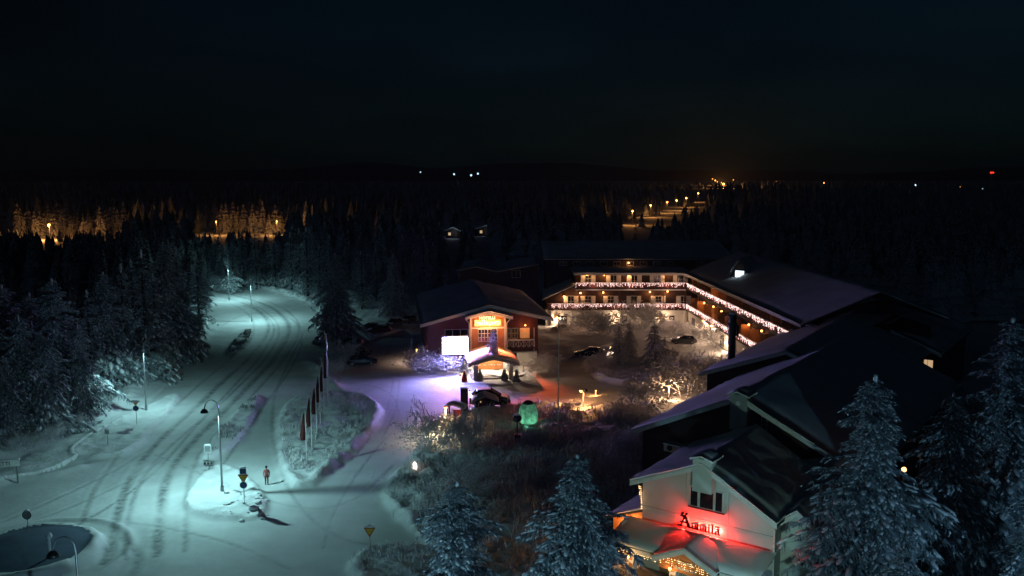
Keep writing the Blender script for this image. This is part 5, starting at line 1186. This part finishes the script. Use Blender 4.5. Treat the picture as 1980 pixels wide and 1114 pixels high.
# ---- road signs
def sign_post(name, P, h, label, cat='road sign', rz=0.0):
    T = Thing(name, P, label, cat); L = T.L
    T.part('post', MB().tube([(L[0], L[1], L[2] - .1), (L[0], L[1], L[2] + h)], .035, 7), M['steel']); return T
def at_sign(T, z, dx=0, dy=-.06): return (T.L[0] + dx, T.L[1] + dy, T.L[2] + z)
def tri_plate(T, z, s, up=False):
    F = Frame((T.L[0], T.L[1]), 0.0); k = 1 if up else -1; z0 = T.L[2] + z
    o = T.part('warning_plate', MB().prism(F, [(-s, z0 - k * s * .6), (s, z0 - k * s * .6), (0, z0 + k * s * 1.1)], .045, .065), M['sign_red'])
    link('plate_face', MB().prism(F, [(-s * .72, z0 - k * s * .43), (s * .72, z0 - k * s * .43), (0, z0 + k * s * .8)], .067, .075).mesh('plate_face', T.L), M['yellow'], o)
def disc_plate(T, z, r, face, name='round_plate', rim='white_paint'):
    c = np.array(at_sign(T, z)); o = T.part(name, MB().tube([c, c + (0, -.02, 0)], r, 18), M[rim]); link('plate_face', MB().tube([c + (0, -.021, 0), c + (0, -.03, 0)], r * .86, 18).mesh('plate_face', T.L), M[face], o)
def box_plate(T, z, w, h, face, name='sign_plate', dx=0):
    c = at_sign(T, z, dx); o = T.part(name, MB().box(c, (w, .02, h)), M['white_paint']); link('plate_face', MB().box((c[0], c[1] - .016, c[2]), (w * .86, .01, h * .86)).mesh('plate_face', T.L), M[face], o); return o
def cap(T, z, w, d=.12, h=.1): T.part('snow_cap', MB().ball(at_sign(T, z, 0, -.03), (w, d, h), .2), M['snow'], smooth=True)
T = sign_post('yield_sign', foot(473, 985), 3.1, 'yield sign with blue arrow disc beside the island lamp'); tri_plate(T, 2.35, .48); disc_plate(T, 1.7, .34, 'blue'); box_plate(T, 2.95, .6, .5, 'blue'); cap(T, 3.28, .34); cap(T, 2.68, .42, .1, .06)
T = sign_post('yield_sign', foot(716, 1078), 2.3, 'small yellow yield sign on the bottom centre island'); tri_plate(T, 1.75, .45); cap(T, 2.1, .4); 
T = sign_post('parking_sign', foot(404, 916), 2.6, 'frosted square sign left of the tall island lamp'); box_plate(T, 2.2, .7, .7, 'steel'); cap(T, 2.62, .4)
for s in (-.32, .0, .32): box_plate(T, .75, .3, .32, 'dark_metal', 'small_plate', s)
T = sign_post('round_sign', foot(265, 826), 2.75, 'round sign under a snow cap left of the bank lamp'); disc_plate(T, 2.0, .36, 'blue'); tri_plate(T, 2.55, .3); cap(T, 2.85, .62, .3, .16)
T = sign_post('direction_sign', foot(209, 866), 1.7, 'small frosted square sign on the lay-by island'); box_plate(T, 1.45, .5, .5, 'steel'); cap(T, 1.74, .28)
T = sign_post('round_sign', foot(57, 1056), 1.8, 'round sign standing at the far rim of the roundabout'); disc_plate(T, 1.55, .36, 'steel', rim='dark_metal'); cap(T, 1.92, .2)
P = foot(99, 1100); T = sign_post('marker_post', P, 1.7, 'thick rime-covered marker post on the roundabout mound', 'marker post'); T.part('rime', MB().tube([(T.L[0], T.L[1], T.L[2]), (T.L[0], T.L[1], T.L[2] + 1.1), (T.L[0], T.L[1], T.L[2] + 1.8)], [.07, .1, .06], 7), M['twig_snow']); T.part('rime_head', MB().ball((T.L[0], T.L[1], T.L[2] + 1.75), (.24, .16, .3), .3), M['twig_snow'], smooth=True)
# name board on two posts at the left edge
P = foot(18, 936); T = Thing('name_board', P, 'white snow-topped name board on two posts at left edge', 'sign')
Fn = Frame((P[0], P[1]), R_(14)); 
for u in (-1.0, .75): T.part('post', MB().fbox(Fn, u - .07, u + .07, -.1, 1.75, -.05, .05), M['steel'])
bd = T.part('board', MB().fbox(Fn, -3.2, 1.0, 1.72, 2.32, .052, .12), M['white_paint']); text_obj(T, Fn, 'ONNETTI', -.9, 1.86, .52, .13, M['dark_metal'], 1, bd, .01)
T.part('snow_cap', snow_blanket(Fn, [(-3.25, 2.32), (1.05, 2.32)], -.05, .2, .16, 171, .25, .04), M['snow'], smooth=True)

# ---- flagpoles with furled red flags
FP = [(593.7, 908, 800), (603.5, 881, 770), (613, 855, 751), (620, 830, 728), (627, 807, 708), (634, 786, 680)]
ORD = ('nearest', 'second nearest', 'third', 'fourth', 'fifth', 'farthest')
def flag_mesh(seed, L):
    r = np.random.default_rng(seed); prof = []; n = 10; V = []; K = 8
    for i in range(n):
        t = i / (n - 1); w = .08 + .34 * (t ** .8) * (1 - .25 * max(0, t - .8) / .2); a0 = r.random()
        for k in range(K): q = 6.283 * k / K; rr = w * (.75 + .5 * abs(math.sin(2 * q + a0 + 2 * t))); w *= .62; V.append((.10 + w * .55 + rr * .8 * math.cos(q), rr * .55 * math.sin(q), -L * t))
    Fc = [(i * K + k, i * K + (k + 1) % K, (i + 1) * K + (k + 1) % K, (i + 1) * K + k) for i in range(n - 1) for k in range(K)] + [tuple(range((n - 1) * K, n * K))]
    return MB().add(V, Fc).mesh('flag', smooth=True)
for i, (px, b_, t_) in enumerate(FP):
    P = foot(px, b_); h = base_top(px, b_, t_); e = empty('flagpole', P, R_(200 + 15 * math.sin(i)), ORD[i] + ' of six flagpoles with furled red flag on the island', 'flagpole', 'flagpoles on the island')
    link('pole', MB().tube([(0, 0, -.1), (0, 0, h)], [.055, .03], 8).mesh('pole'), M['white_paint'], e); link('finial', MB().ball((0, 0, h + .04), .07).mesh('finial', smooth=True), M['steel'], e)
    f = link('flag', flag_mesh(200 + i, h * .5), M['flag'], e); f.location = (0, 0, h - .35)
P = foot(1079, 862); e = empty('flagpole', P, 0, 'tall bare white flagpole standing in the garden', 'flagpole'); h = base_top(1079, 862, 638)
link('pole', MB().tube([(0, 0, -.1), (0, 0, h)], [.075, .035], 8).mesh('pole'), M['white_paint'], e); link('finial', MB().ball((0, 0, h + .05), .1).mesh('finial', smooth=True), M['steel'], e); link('cleat', MB().box((.09, 0, 1.3), (.05, .03, .2)).mesh('cleat'), M['steel'], e)

# ---- pedestrian
def person(P, rz):
    e = empty('person', P, rz, 'person in pinkish red jacket standing alone on the snowy road', 'person')
    J = dict(pel=(0, 0, .95, .155), sp=(0, .0, 1.15, .15), ch=(.0, 0, 1.36, .17), nk=(0.01, 0, 1.5, .065), hd0=(.015, 0, 1.58, .085), hd=(.02, 0, 1.68, .105), hd1=(.01, 0, 1.77, .075),
             shl=(0, .19, 1.42, .078), ell=(-.02, .26, 1.15, .062), wrl=(.07, .24, .93, .05), hal=(.10, .235, .85, .04), shr=(0, -.19, 1.42, .078), elr=(-.03, -.26, 1.15, .062), wrr=(.05, -.25, .93, .05), har=(.08, -.245, .85, .04),
             hil=(0, .10, .86, .115), knl=(.05, .105, .49, .08), anl=(-.02, .11, .1, .06), tol=(.16, .12, .045, .05), hir=(0, -.10, .86, .115), knr=(-.0, -.105, .49, .08), anr=(-.1, -.11, .1, .06), tor=(.08, -.12, .045, .05))
    B = 'pel-sp sp-ch ch-nk nk-hd0 hd0-hd hd-hd1 ch-shl shl-ell ell-wrl wrl-hal ch-shr shr-elr elr-wrr wrr-har pel-hil hil-knl knl-anl anl-tol pel-hir hir-knr knr-anr anr-tor'.split()
    ks = list(J); me = bpy.data.meshes.new('body'); me.from_pydata([J[k][:3] for k in ks], [tuple(ks.index(x) for x in s.split('-')) for s in B], []); o = link('body', me, None, e)
    md = o.modifiers.new('skin', 'SKIN'); sv = me.skin_vertices[0].data if len(me.skin_vertices) else None
    if sv is None:
        bpy.context.view_layer.objects.active = o; bpy.ops.mesh.customdata_skin_add(); sv = me.skin_vertices[0].data
    for i, k in enumerate(ks): sv[i].radius = (J[k][3], J[k][3]); sv[i].use_root = (k == 'pel')
    ss = o.modifiers.new('sub', 'SUBSURF'); ss.levels = 1; ss.render_levels = 2; md.use_smooth_shade = True
    m, t, b = nodes('winter_clothes'); tcn = t.nodes.new('ShaderNodeTexCoord'); sp = t.nodes.new('ShaderNodeSeparateXYZ'); r = t.nodes.new('ShaderNodeValToRGB'); r.color_ramp.interpolation = 'CONSTANT'
    mu = t.nodes.new('ShaderNodeMath'); mu.operation = 'MULTIPLY'; mu.inputs[1].default_value = .5; t.links.new(tcn.outputs['Object'], sp.inputs[0]); t.links.new(sp.outputs['Z'], mu.inputs[0]); t.links.new(mu.outputs[0], r.inputs['Fac']); t.links.new(r.outputs['Color'], b.inputs['Base Color'])
    els = r.color_ramp.elements; els[0].position = 0; els[0].color = (.03, .02, .018, 1); els[1].position = .08; els[1].color = (.20, .075, .045, 1)
    for p_, c in ((.45, (.46, .12, .12, 1)), (.755, (.42, .24, .17, 1))): q = els.new(p_); q.color = c
    b.inputs['Roughness'].default_value = .85; me.materials.append(m)
    link('hat', MB().lathe([(.118, 0), (.122, .07), (.1, .14), (.05, .18), (.01, .19)], (.005, 0, 1.69), 12).mesh('hat', smooth=True), M['black'], e)
    link('nose', MB().ball((.122, 0, 1.655), (.025, .018, .022)).mesh('nose', smooth=True), m, e)
    hd = MB()
    for s in (-1, 1):
        for k in range(4): y = s * .24 + (k - 1.5) * .018; hd.tube([(.09, y, .84), (.105, y, .79), (.10, y, .755 + .008 * abs(k - 1.5))], [.011, .010, .008], 5)
        hd.tube([(.10, s * .21, .85), (.125, s * .20, .81)], [.012, .009], 5)
    link('fingers', hd.mesh('fingers'), m, e)
    return e
person(foot(516, 938, 0.0), R_(-70))

# ---- cars
def car_meshes():
    S = [(-2.2, .42, .62, .70), (-2.1, .30, .82, .80), (-1.6, .24, .90, .86), (-.6, .22, .93, .88), (.6, .22, .95, .88), (1.3, .24, .90, .86), (1.95, .28, .76, .80), (2.2, .40, .62, .66)]
    K = []
    for x, zb, zt, hw in S: K += [(x, -hw, zb), (x, -hw * 1.0, (zb + zt) / 2), (x, -hw * .93, zt), (x, hw * .93, zt), (x, hw, (zb + zt) / 2), (x, hw, zb)]
    n = len(S); F1 = [(i * 6 + j, i * 6 + (j + 1) % 6, (i + 1) * 6 + (j + 1) % 6, (i + 1) * 6 + j) for i in range(n - 1) for j in range(6)] + [(5, 4, 3, 2, 1, 0), tuple(range((n - 1) * 6, n * 6))]
    body = MB().add(K, F1)
    gh = [(-1.95, .88, .78), (-1.35, 1.40, .62), (.1, 1.47, .62), (1.15, .92, .76)]
    V = []
    for (x, z, hw) in gh: V += [(x, -hw, z), (x, hw, z)]
    low = [(-1.95, -.79, .86), (-1.95, .79, .86), (1.15, -.79, .90), (1.15, .79, .90)]
    glass = MB().add([(-1.97, -.78, .85), (1.2, -.78, .90), (.12, -.62, 1.44), (-1.37, -.62, 1.38), (-1.97, .78, .85), (1.2, .78, .90), (.12, .62, 1.44), (-1.37, .62, 1.38)], [(0, 1, 2, 3), (7, 6, 5, 4), (1, 5, 6, 2), (4, 0, 3, 7), (3, 2, 6, 7)])
    roof = MB().add([(-1.42, -.63, 1.385), (.16, -.63, 1.445), (.16, .63, 1.445), (-1.42, .63, 1.385), (-1.3, -.5, 1.44), (.05, -.5, 1.50), (.05, .5, 1.50), (-1.3, .5, 1.44)], [(0, 1, 5, 4), (1, 2, 6, 5), (2, 3, 7, 6), (3, 0, 4, 7), (4, 5, 6, 7), (3, 2, 1, 0)])
    for s in (-1, 1):
        for a, b2 in (((-1.97, .79, .86), (-1.37, .63, 1.4)), ((1.2, .79, .9), (.12, .63, 1.45)), ((-.55, .785, .9), (-.55, .63, 1.43))): roof.tube([(a[0], s * a[1], a[2]), (b2[0], s * b2[1], b2[2])], .035, 4)
    tyre = MB(); tyre.tube([(0, -.11, 0), (0, .11, 0)], .32, 16); rim = MB().tube([(0, -.118, 0), (0, .118, 0)], .2, 10)
    snow = MB().add(*(lambda b: (np.concatenate(b.v), b.f))(snow_blanket(Frame((0, 0), 0.0), [(-1.4, 1.44), (.1, 1.5)], -.55, .55, .16, 181, .2, .05)))
    hood = snow_blanket(Frame((0, 0), 0.0), [(1.25, .93), (1.9, .80)], -.6, .6, .1, 183, .2, .04)
    return dict(body=body.mesh('body', smooth=False), glass=glass.mesh('glass'), roof=roof.mesh('roof'), tyre=tyre.mesh('tyre'), rim=rim.mesh('rim'), snow=snow.mesh('roof_snow', smooth=True), hood=hood.mesh('hood_snow', smooth=True),
                head=MB().ball((0, 0, 0), (.05, .17, .08)).mesh('headlight', smooth=True), tail=MB().box((0, 0, 0), (.04, .22, .16)).mesh('tail_light'), mirror=MB().ball((0, 0, 0), (.07, .1, .07)).mesh('mirror', smooth=True), plate=MB().box((0, 0, 0), (.02, .5, .11)).mesh('number_plate'), bumper=MB().box((0, 0, 0), (.14, 1.4, .16)).mesh('bumper'))
CM = car_meshes()
def car(P, rz, label, paint='carpaint', snow=True, scale=(1, 1, 1), taillit=True, name='parked_car', cat='car'):
    e = empty(name, P, rz, label, cat, 'parked cars'); e.scale = scale
    def put(nm, me, mat, loc=(0, 0, 0), par=None):
        o = bpy.data.objects.new(nm, me); COL.objects.link(o); o.parent = par or e; o.location = loc
        if not me.materials: me.materials.append(M[mat])
        if me.materials[0] != M[mat]: o.material_slots[0].link = 'OBJECT'; o.material_slots[0].material = M[mat]
        return o
    b = put('body', CM['body'], paint); put('glass', CM['glass'], 'glass'); put('roof', CM['roof'], paint)
    for x in (-1.35, 1.4):
        for y in (-.78, .78): w = put('wheel', CM['tyre'], 'tyre', (x, y, .32)); put('rim', CM['rim'], 'rim', (0, 0, 0), w)
    for y in (-.62, .62): put('headlight', CM['head'], 'g_head' if False else 'rim', (2.14, y, .66)); put('tail_light', CM['tail'], 'g_tail' if taillit else 'red', (-2.18, y, .70)); put('mirror', CM['mirror'], paint, (.75, y * 1.42, .98))
    put('number_plate', CM['plate'], 'white_paint', (-2.225, 0, .56)); put('bumper', CM['bumper'], paint, (2.14, 0, .42)); put('bumper', CM['bumper'], paint, (-2.12, 0, .40))
    if snow: put('roof_snow', CM['snow'], 'snow'); put('hood_snow', CM['hood'], 'snow')
    return e
def carp(px, py, deg, *a, **k): return car(foot(px, py, .02), R_(deg), *a, **k)
carp(1142, 690, 172, 'long black car parked in the courtyard', 'carpaint', False, (1.15, 1.05, 1.1), False)
carp(1322, 664, 175, 'snow-covered car half hidden by courtyard bushes', 'carpaint2', True, (1, 1, 1), False)
carp(690, 688, 5, 'black car nearest the frosted bush in the left car park', 'carpaint', True, (1.1, 1.05, 1.1), False)
carp(700, 706, 8, 'dark car at the front of the left car park', 'carpaint', False, (1.05, 1, 1.05), False)
carp(732, 646, 200, 'wine-red car showing its tail lights', 'carpaint3', True, (1, 1, 1), True)
carp(762, 634, 250, 'car with thick snow on roof behind the red car', 'carpaint2', True)
carp(790, 626, 250, 'farthest snowy car beside the hotel gable', 'carpaint2', True)
carp(716, 640, 200, 'dark car left of the red car', 'carpaint', True)
carp(676, 672, 190, 'dim snowy car under the spruce', 'carpaint2', True)
V_ = car(foot(947, 784, .02), R_(2), 'dark van with snowy roof behind the little hut', 'carpaint', True, (1.18, 1.1, 1.5), False, 'parked_van', 'van')

# ---- little hut, wooden slab, shelter, egg dome, garden lamps
P = foot(938, 793); Fh = Frame((P[0], P[1]), R_(4)); T = Thing('garden_hut', P, 'little dark wooden hut with gabled snow roof in front of the van', 'hut')
T.part('wall', MB().prism(Fh, [(-1.0, -.1), (1.0, -.1), (1.2, 1.2), (0, 1.62), (-1.2, 1.2)], -1.6, 0), M['wood_brown']); hp = [(-1.7, 1.12), (0, 1.75), (1.7, 1.12)]
rf = T.part('roof', slab(Fh, hp, -2, .4, .1), M['wood_brown']); link('roof_snow', snow_blanket(Fh, hp, -2.05, .45, .36, 191, .2, .06).mesh('roof_snow', T.L, True), M['snow'], rf)
T.part('door', MB().fbox(Fh, -.35, .35, 0, 1.1, .005, .05), M['wood_red']); o = T.part('window', MB().fbox(Fh, -.62, -.48, .95, 1.15, .005, .03), M['g_window'])
P = foot(898, 797); T = Thing('timber_slab', P, 'tall dark timber slab sign standing left of the hut', 'post'); Fq = Frame((P[0], P[1]), R_(6)); T.part('slab', MB().fbox(Fq, -.45, .45, -.1, 2.9, -.25, 0), M['wood_brown']); T.part('snow_cap', snow_blanket(Fq, [(-.5, 2.9), (.5, 2.9)], -.3, .05, .25, 193, .15, .04), M['snow'], smooth=True)
for k in range(4): T.part('board', MB().fbox(Fq, -.43 + .22 * k, -.23 + .22 * k, .05, 2.8, .004, .03), M['wood_brown'])
P = foot(880, 815); T = Thing('small_shelter', P, 'small snow-roofed shelter with red side among the bushes', 'shelter'); Fq = Frame((P[0], P[1]), R_(-10))
for u in (-.9, .9):
    for w in (-.9, 0): T.part('post', MB().fbox(Fq, u - .06, u + .06, -.1, 1.75, w - .06, w + .06), M['wood_brown'])
hp = [(-1.3, 1.55), (-.3, 2.1), (1.3, 1.6)]; rf = T.part('roof', slab(Fq, hp, -1.2, .3, .08), M['wood_brown']); link('roof_snow', snow_blanket(Fq, hp, -1.25, .35, .42, 195, .2, .08).mesh('roof_snow', T.L, True), M['snow'], rf)
T.part('red_board', MB().fbox(Fq, -.3, .8, .2, 1.3, -.5, -.42), M['red'])
P = foot(898, 738); T = Thing('red_ornament', P, 'red painted ornament with lantern left of the canopy', 'ornament'); T.part('body', MB().lathe([(.35, 0), (.42, .4), (.3, .9), (.18, 1.15), (.05, 1.7)], P, 12), M['red'], smooth=True); T.part('stand', MB().lathe([(.5, -.1), (.5, .12)], P, 12), M['stone']); T.part('snow_cap', MB().ball((P[0], P[1], P[2] + 1.7), (.16, .16, .1)), M['snow'], smooth=True)

def garden_lamp(px, base, h, label, power, heads=((0, 0),), r=.19, col=WARM, lit=(True,), dark=False, omni=False):
    P = foot(px, base); T = Thing('garden_lamp', P, label, 'garden lamp', 'garden lamps')
    T.part('post', MB().tube([P, P + (0, 0, h)], .05, 7), M['white_paint' if not dark else 'black'])
    for (dx, dy), l in zip(heads, lit):
        c = P + (dx, dy, h + .1); T.part('globe', MB().sphere(c, r, 10, 7), M['g_warm' if l else 'glass'], smooth=True)
        T.part('arm', MB().tube([P + (0, 0, h - .1), P + (dx * .9, dy * .9, h - .06)], .03, 5), M['white_paint' if not dark else 'black']) if dx else None
        T.part('hood', MB().lathe([(r * 1.05, .0), (r * .7, .1), (.03, .16)], c + (0, 0, r * .55), 10), M['dark_metal'])
        if l:
            o = T.light('bulb', c + (-.04, -.32, -.2), power, col, .12)
            if omni: continue
            o.data = bpy.data.lights.new('bulb', 'SPOT'); o.data.energy = power * 1.3; o.data.color = col; o.data.shadow_soft_size = .12; o.data.spot_size = R_(172); o.data.spot_blend = .35
    return T
garden_lamp(1128, 790, 2.0, 'twin-headed orange garden lamp with one head lit', 650, ((-.32, 0), (.32, 0)), .2, WARM, (True, False))
garden_lamp(1293, 778, 1.9, 'orange garden lamp at the foot of the frosted birch', 650, col=(1, .55, .30), omni=True)
garden_lamp(862, 826, 1.5, 'warm lamp at the edge of the small shelter', 260, r=.2, col=(1, .6, .3))
garden_lamp(908, 786, 1.9, 'warm lamp between timber slab and hut roof', 60, r=.14, col=(1, .6, .3))
garden_lamp(893, 736, 1.0, 'small warm lamp beside the red ornament', 40, r=.13, col=(1, .6, .4))
garden_lamp(850, 850, 1.5, 'low warm lamp hidden behind the glowing bush', 420, r=.14, col=(1, .72, .42))
garden_lamp(1180, 690, .8, 'low white lantern between the courtyard spruces', 130, r=.12, col=(1, .7, .5))
garden_lamp(806, 700, 1.6, 'warm lamp at the left corner of the hotel front', 320, r=.13, col=(1, .62, .42))
garden_lamp(1152, 766, .7, 'low lantern right of the twin garden lamp', 130, r=.12)
P = foot(802, 918); T = Thing('ice_lantern', P, 'white glowing ice lantern by the road bend bushes', 'lantern'); T.part('ice_shell', MB().lathe([(.22, 0), (.26, .3), (.2, .62), (.08, .8)], P, 10), glow('ice_lantern_glow', (1, .85, .75), 2.2)); T.part('base', MB().lathe([(.34, -.1), (.3, .04)], P, 10), M['snow'])
for px, py, Y, s in ((1748, 908, 60.5, 'lower of two orange yard lamps glimpsed between right spruces'), (1780, 870, 66, 'upper of two orange yard lamps glimpsed between right spruces')):
    q = GY(px, py, Y); T = Thing('yard_lamp', (q[0], q[1], 0), s, 'yard lamp', 'yard lamps'); T.part('post', MB().tube([(q[0], q[1], -.1), q], .06, 7), M['steel']); T.part('globe', MB().sphere(q, .17, 10, 7), M['g_warm'], smooth=True); T.light('bulb', q + (0, -.4, -.1), 6, WARM, .12)
# black ball-headed park lamp with cabinet
P = foot(1000, 862); T = Thing('park_lamp', P, 'unlit black ball-headed park lamp in the garden', 'park lamp')
T.part('post', MB().tube([P, P + (0, 0, 2.4)], .06, 8), M['black']); T.part('head', MB().sphere(P + (0, 0, 2.75), (.5, .5, .42), 16, 9), M['black'], smooth=True); T.part('cabinet', MB().box(P + (.05, .2, .45), (.6, .4, .9)), M['dark_metal']); T.part('snow_cap', MB().ball(P + (0, 0, 3.16), (.34, .34, .1), .1), M['snow'], smooth=True)
# green glowing egg dome
P = foot(1021, 829) + np.array([0, 0, .22]); T = Thing('egg_dome', P, 'egg-shaped dome glowing green in the garden snow', 'dome')
def egg_mat():
    m, t, b = nodes('frosted_dome_shell'); o = t.nodes['Material Output']; tl = t.nodes.new('ShaderNodeBsdfTranslucent'); df = t.nodes.new('ShaderNodeBsdfDiffuse'); mxs = t.nodes.new('ShaderNodeMixShader')
    n = t.nodes.new('ShaderNodeTexNoise'); n.inputs['Scale'].default_value = 2.2; n.inputs['Detail'].default_value = 5; r = t.nodes.new('ShaderNodeValToRGB'); r.color_ramp.elements[0].position = .35; r.color_ramp.elements[1].position = .7; r.color_ramp.elements[0].color = (.25, .3, .28, 1); r.color_ramp.elements[1].color = (.85, .9, .88, 1)
    tcn = t.nodes.new('ShaderNodeTexCoord'); t.links.new(tcn.outputs['Object'], n.inputs['Vector']); t.links.new(n.outputs['Fac'], r.inputs['Fac']); t.links.new(r.outputs['Color'], tl.inputs['Color']); df.inputs['Color'].default_value = (.5, .55, .53, 1); mxs.inputs[0].default_value = .75
    t.links.new(df.outputs[0], mxs.inputs[1]); t.links.new(tl.outputs[0], mxs.inputs[2]); t.links.new(mxs.outputs[0], o.inputs['Surface']); return m
prof = [(1.12 * math.sqrt(max(0, 1 - ((z - .95) / (1.75 if z > .95 else 1.6)) ** 2)), z) for z in np.linspace(0, 2.66, 14)]
sh = T.part('shell', MB().lathe(prof, P, 20, False), egg_mat(), smooth=True)
rb = MB()
for k in range(10):
    a = 6.283 * k / 10; rb.tube([(P[0] + (r + .012) * math.cos(a), P[1] + (r + .012) * math.sin(a), P[2] + z) for r, z in prof], .022, 4)
T.part('ribs', rb, M['steel']); T.part('base_ring', MB().lathe([(1.0, -.1), (1.05, .12), (.9, .14)], P, 20), M['stone']); T.part('top_cap', MB().lathe([(.66, 0), (.52, .2), (.3, .33), (.02, .40)], P + (0, 0, 2.36), 16), M['dark_metal'], smooth=True)
T.light('inner_light', P + (0, 0, .35), 55, (.22, 1, .55), .3); T.light('rim_light', P + (0, -1.5, .35), 7, (.2, 1, .55), .2)
# snow chunks by the yield sign
r7 = np.random.default_rng(77); m = MB()
for k in range(30):
    q = G(430 + 90 * r7.random(), 962 + 50 * r7.random()); s = .07 + .16 * r7.random() ** 2; m.ball((q[0], q[1], ground_h(q[0], q[1]) + s * .2), (s * 1.3, s, s * .7), .5)
q = G(492, 992); m.ball((q[0], q[1], ground_h(q[0], q[1]) + .15), (.5, .4, .25), .4)
tag(link('snow_clods', m.mesh('snow_clods', smooth=True), M['snow_rough']), 'broken snow clods around the island lamp and yield sign', 'snow', kind='stuff')

# ================================================================== FAR THINGS
def far_lamp(px, py, h, label, mat='g_far', col=(1, .40, .10), power=P_FAR, r=.45, group='far orange street lamps'):
    q = G(px, py, h); T = Thing('far_street_lamp', (q[0], q[1], 0), label, 'street lamp', group)
    T.part('pole', MB().tube([(q[0], q[1], -.4), (q[0], q[1], h)], .12, 5), M['steel']); T.part('lamp_head', MB().sphere((q[0], q[1], h), r, 8, 6), M[mat], smooth=True)
    if power: T.light('bulb', (q[0], q[1] - r - .3, h - .4), power, col, .3)
ORDN = ['first', 'second', 'third', 'fourth', 'fifth', 'sixth']
for i, (x, y, h) in enumerate(LAMPS_FAR[:6]): far_lamp(x, y, h, ORDN[i] + ' orange street lamp from left on the receding far road', r=.5 + .08 * i)
far_lamp(95, 435, 6.5, 'bright amber lamp before the far left tree line', power=P_FAR * 3.8, r=.6)
far_lamp(535, 428, 6.5, 'small amber lamp in the tree line above the bend', power=P_FAR * 1.3, r=.3); far_lamp(418, 428, 6.5, 'hidden amber lamp lighting trees above the bend', power=P_FAR * 1.0, r=.2)
for i, (x, y) in enumerate(((1378, 346), (1383, 349), (1388, 352), (1394, 354), (1399, 356), (1371, 342), (1403, 360), (1418, 348))): far_lamp(x, y, 9, 'tiny orange lamp in the bright cluster on the far road', power=0 if i not in (2, 4) else 130000, r=2.4 if i < 5 else 1.6, group='lamps of the far bright cluster')
far_lamp(1503, 351, 9, 'lone far orange lamp right of the bright cluster', power=0, r=2.2); far_lamp(1593, 354, 9, 'second lone far orange lamp farther right', power=0, r=1.8); far_lamp(1855, 362, 9, 'far orange lamp near the right edge', power=0, r=1.3)
for x, y, s, r in ((813, 333, 'tiny white far light left of the cold light row', 2.2), (878, 337, 'left light of the cold far row', 3.0), (911, 339, 'middle light of the cold far row', 3.4), (924, 336, 'right light of the cold far row', 3.2), (411, 368, 'tiny cold far light above the road bend', 1.2), (1770, 358, 'tiny white far light at the right', 1.4), (1900, 366, 'pale far light below the red mast', 1.5), (1953, 367, 'last pale far light at the right edge', 1.3)):
    q = GY(x, y, 3200 if y < 345 else 1500); T = Thing('far_light', (q[0], q[1], q[2] - 6), s, 'light'); T.part('mast', MB().tube([q - (0, 0, 6), q], .3, 5), M['steel']); T.part('lamp_head', MB().sphere(q, r, 8, 6), M['g_far_white'], smooth=True)
q = GY(1918, 334, 2600); T = Thing('radio_mast', (q[0], q[1], 0), 'far radio mast with red obstruction lights at right', 'mast'); T.part('mast', MB().tube([(q[0], q[1], -1), (q[0], q[1], q[2] + 8)], [1.2, .5], 4), M['steel'])
for s in (-3.2, 3.2): T.part('red_light', MB().sphere((q[0] + s, q[1] - 1, q[2]), 2.4, 8, 6), M['g_far_red'], smooth=True)
T.part('crossbar', MB().box((q[0], q[1], q[2]), (8, .6, .8)), M['steel'])
# small far houses with pale roofs between the trees
def far_house(px, py, w, label, lit, rot=0.2):
    q = G(px, py, 4.2); F = Frame((q[0], q[1]), rot); T = Thing('far_house', (q[0], q[1], 0), label, 'house', 'far houses in the forest'); pr0 = [(-w / 2 - .5, 3.0), (0, 4.6), (w / 2 + .5, 3.0)]
    gable(T, F, pr0, -w / 2, w / 2, -.4, 9, 'wood_brown', .6, seed=int(px), snow=.4, step=1.0)
    add_window(T, F, -w / 4 - .6, -w / 4 + .6, 1.0, 2.3, .01, 2, 1, pane='g_window' if lit else 'glass'); T.part('door', MB().fbox(F, w / 6, w / 6 + 1, 0, 2.1, .01, .06), M['wood_red'])
    T.light('door_lamp', F.pt(w / 6 - .6, 2.6, 1.6), 55 if lit else 25, (.6, .85, 1), .2)
far_house(940, 438, 10, 'far house with a bright snow roof edge in the forest', True); far_house(876, 442, 7, 'small far house left of the bright-roofed one', True, -.3); far_house(818, 438, 9, 'dim far house at the forest left of centre', False); far_house(1090, 412, 6, 'faint far house by two pale trees', True)
# ================================================================== HAZE: faint ice fog in the night air
hb = MB().box((0, 4500, 97), (19000, 10000, 206))
ho = link('haze', hb.mesh('haze'), None); hm = bpy.data.materials.new('ice_fog'); hm.use_nodes = True; ht = hm.node_tree; ht.nodes.clear()
hv = ht.nodes.new('ShaderNodeVolumePrincipled'); hv.inputs['Color'].default_value = (0.8, 0.88, 1, 1); hv.inputs['Density'].default_value = 0.00009; hv.inputs['Anisotropy'].default_value = 0.45
hout = ht.nodes.new('ShaderNodeOutputMaterial'); ht.links.new(hv.outputs[0], hout.inputs['Volume']); ho.data.materials.append(hm); tag(ho, 'faint ice fog in the night air', 'haze', kind='stuff')
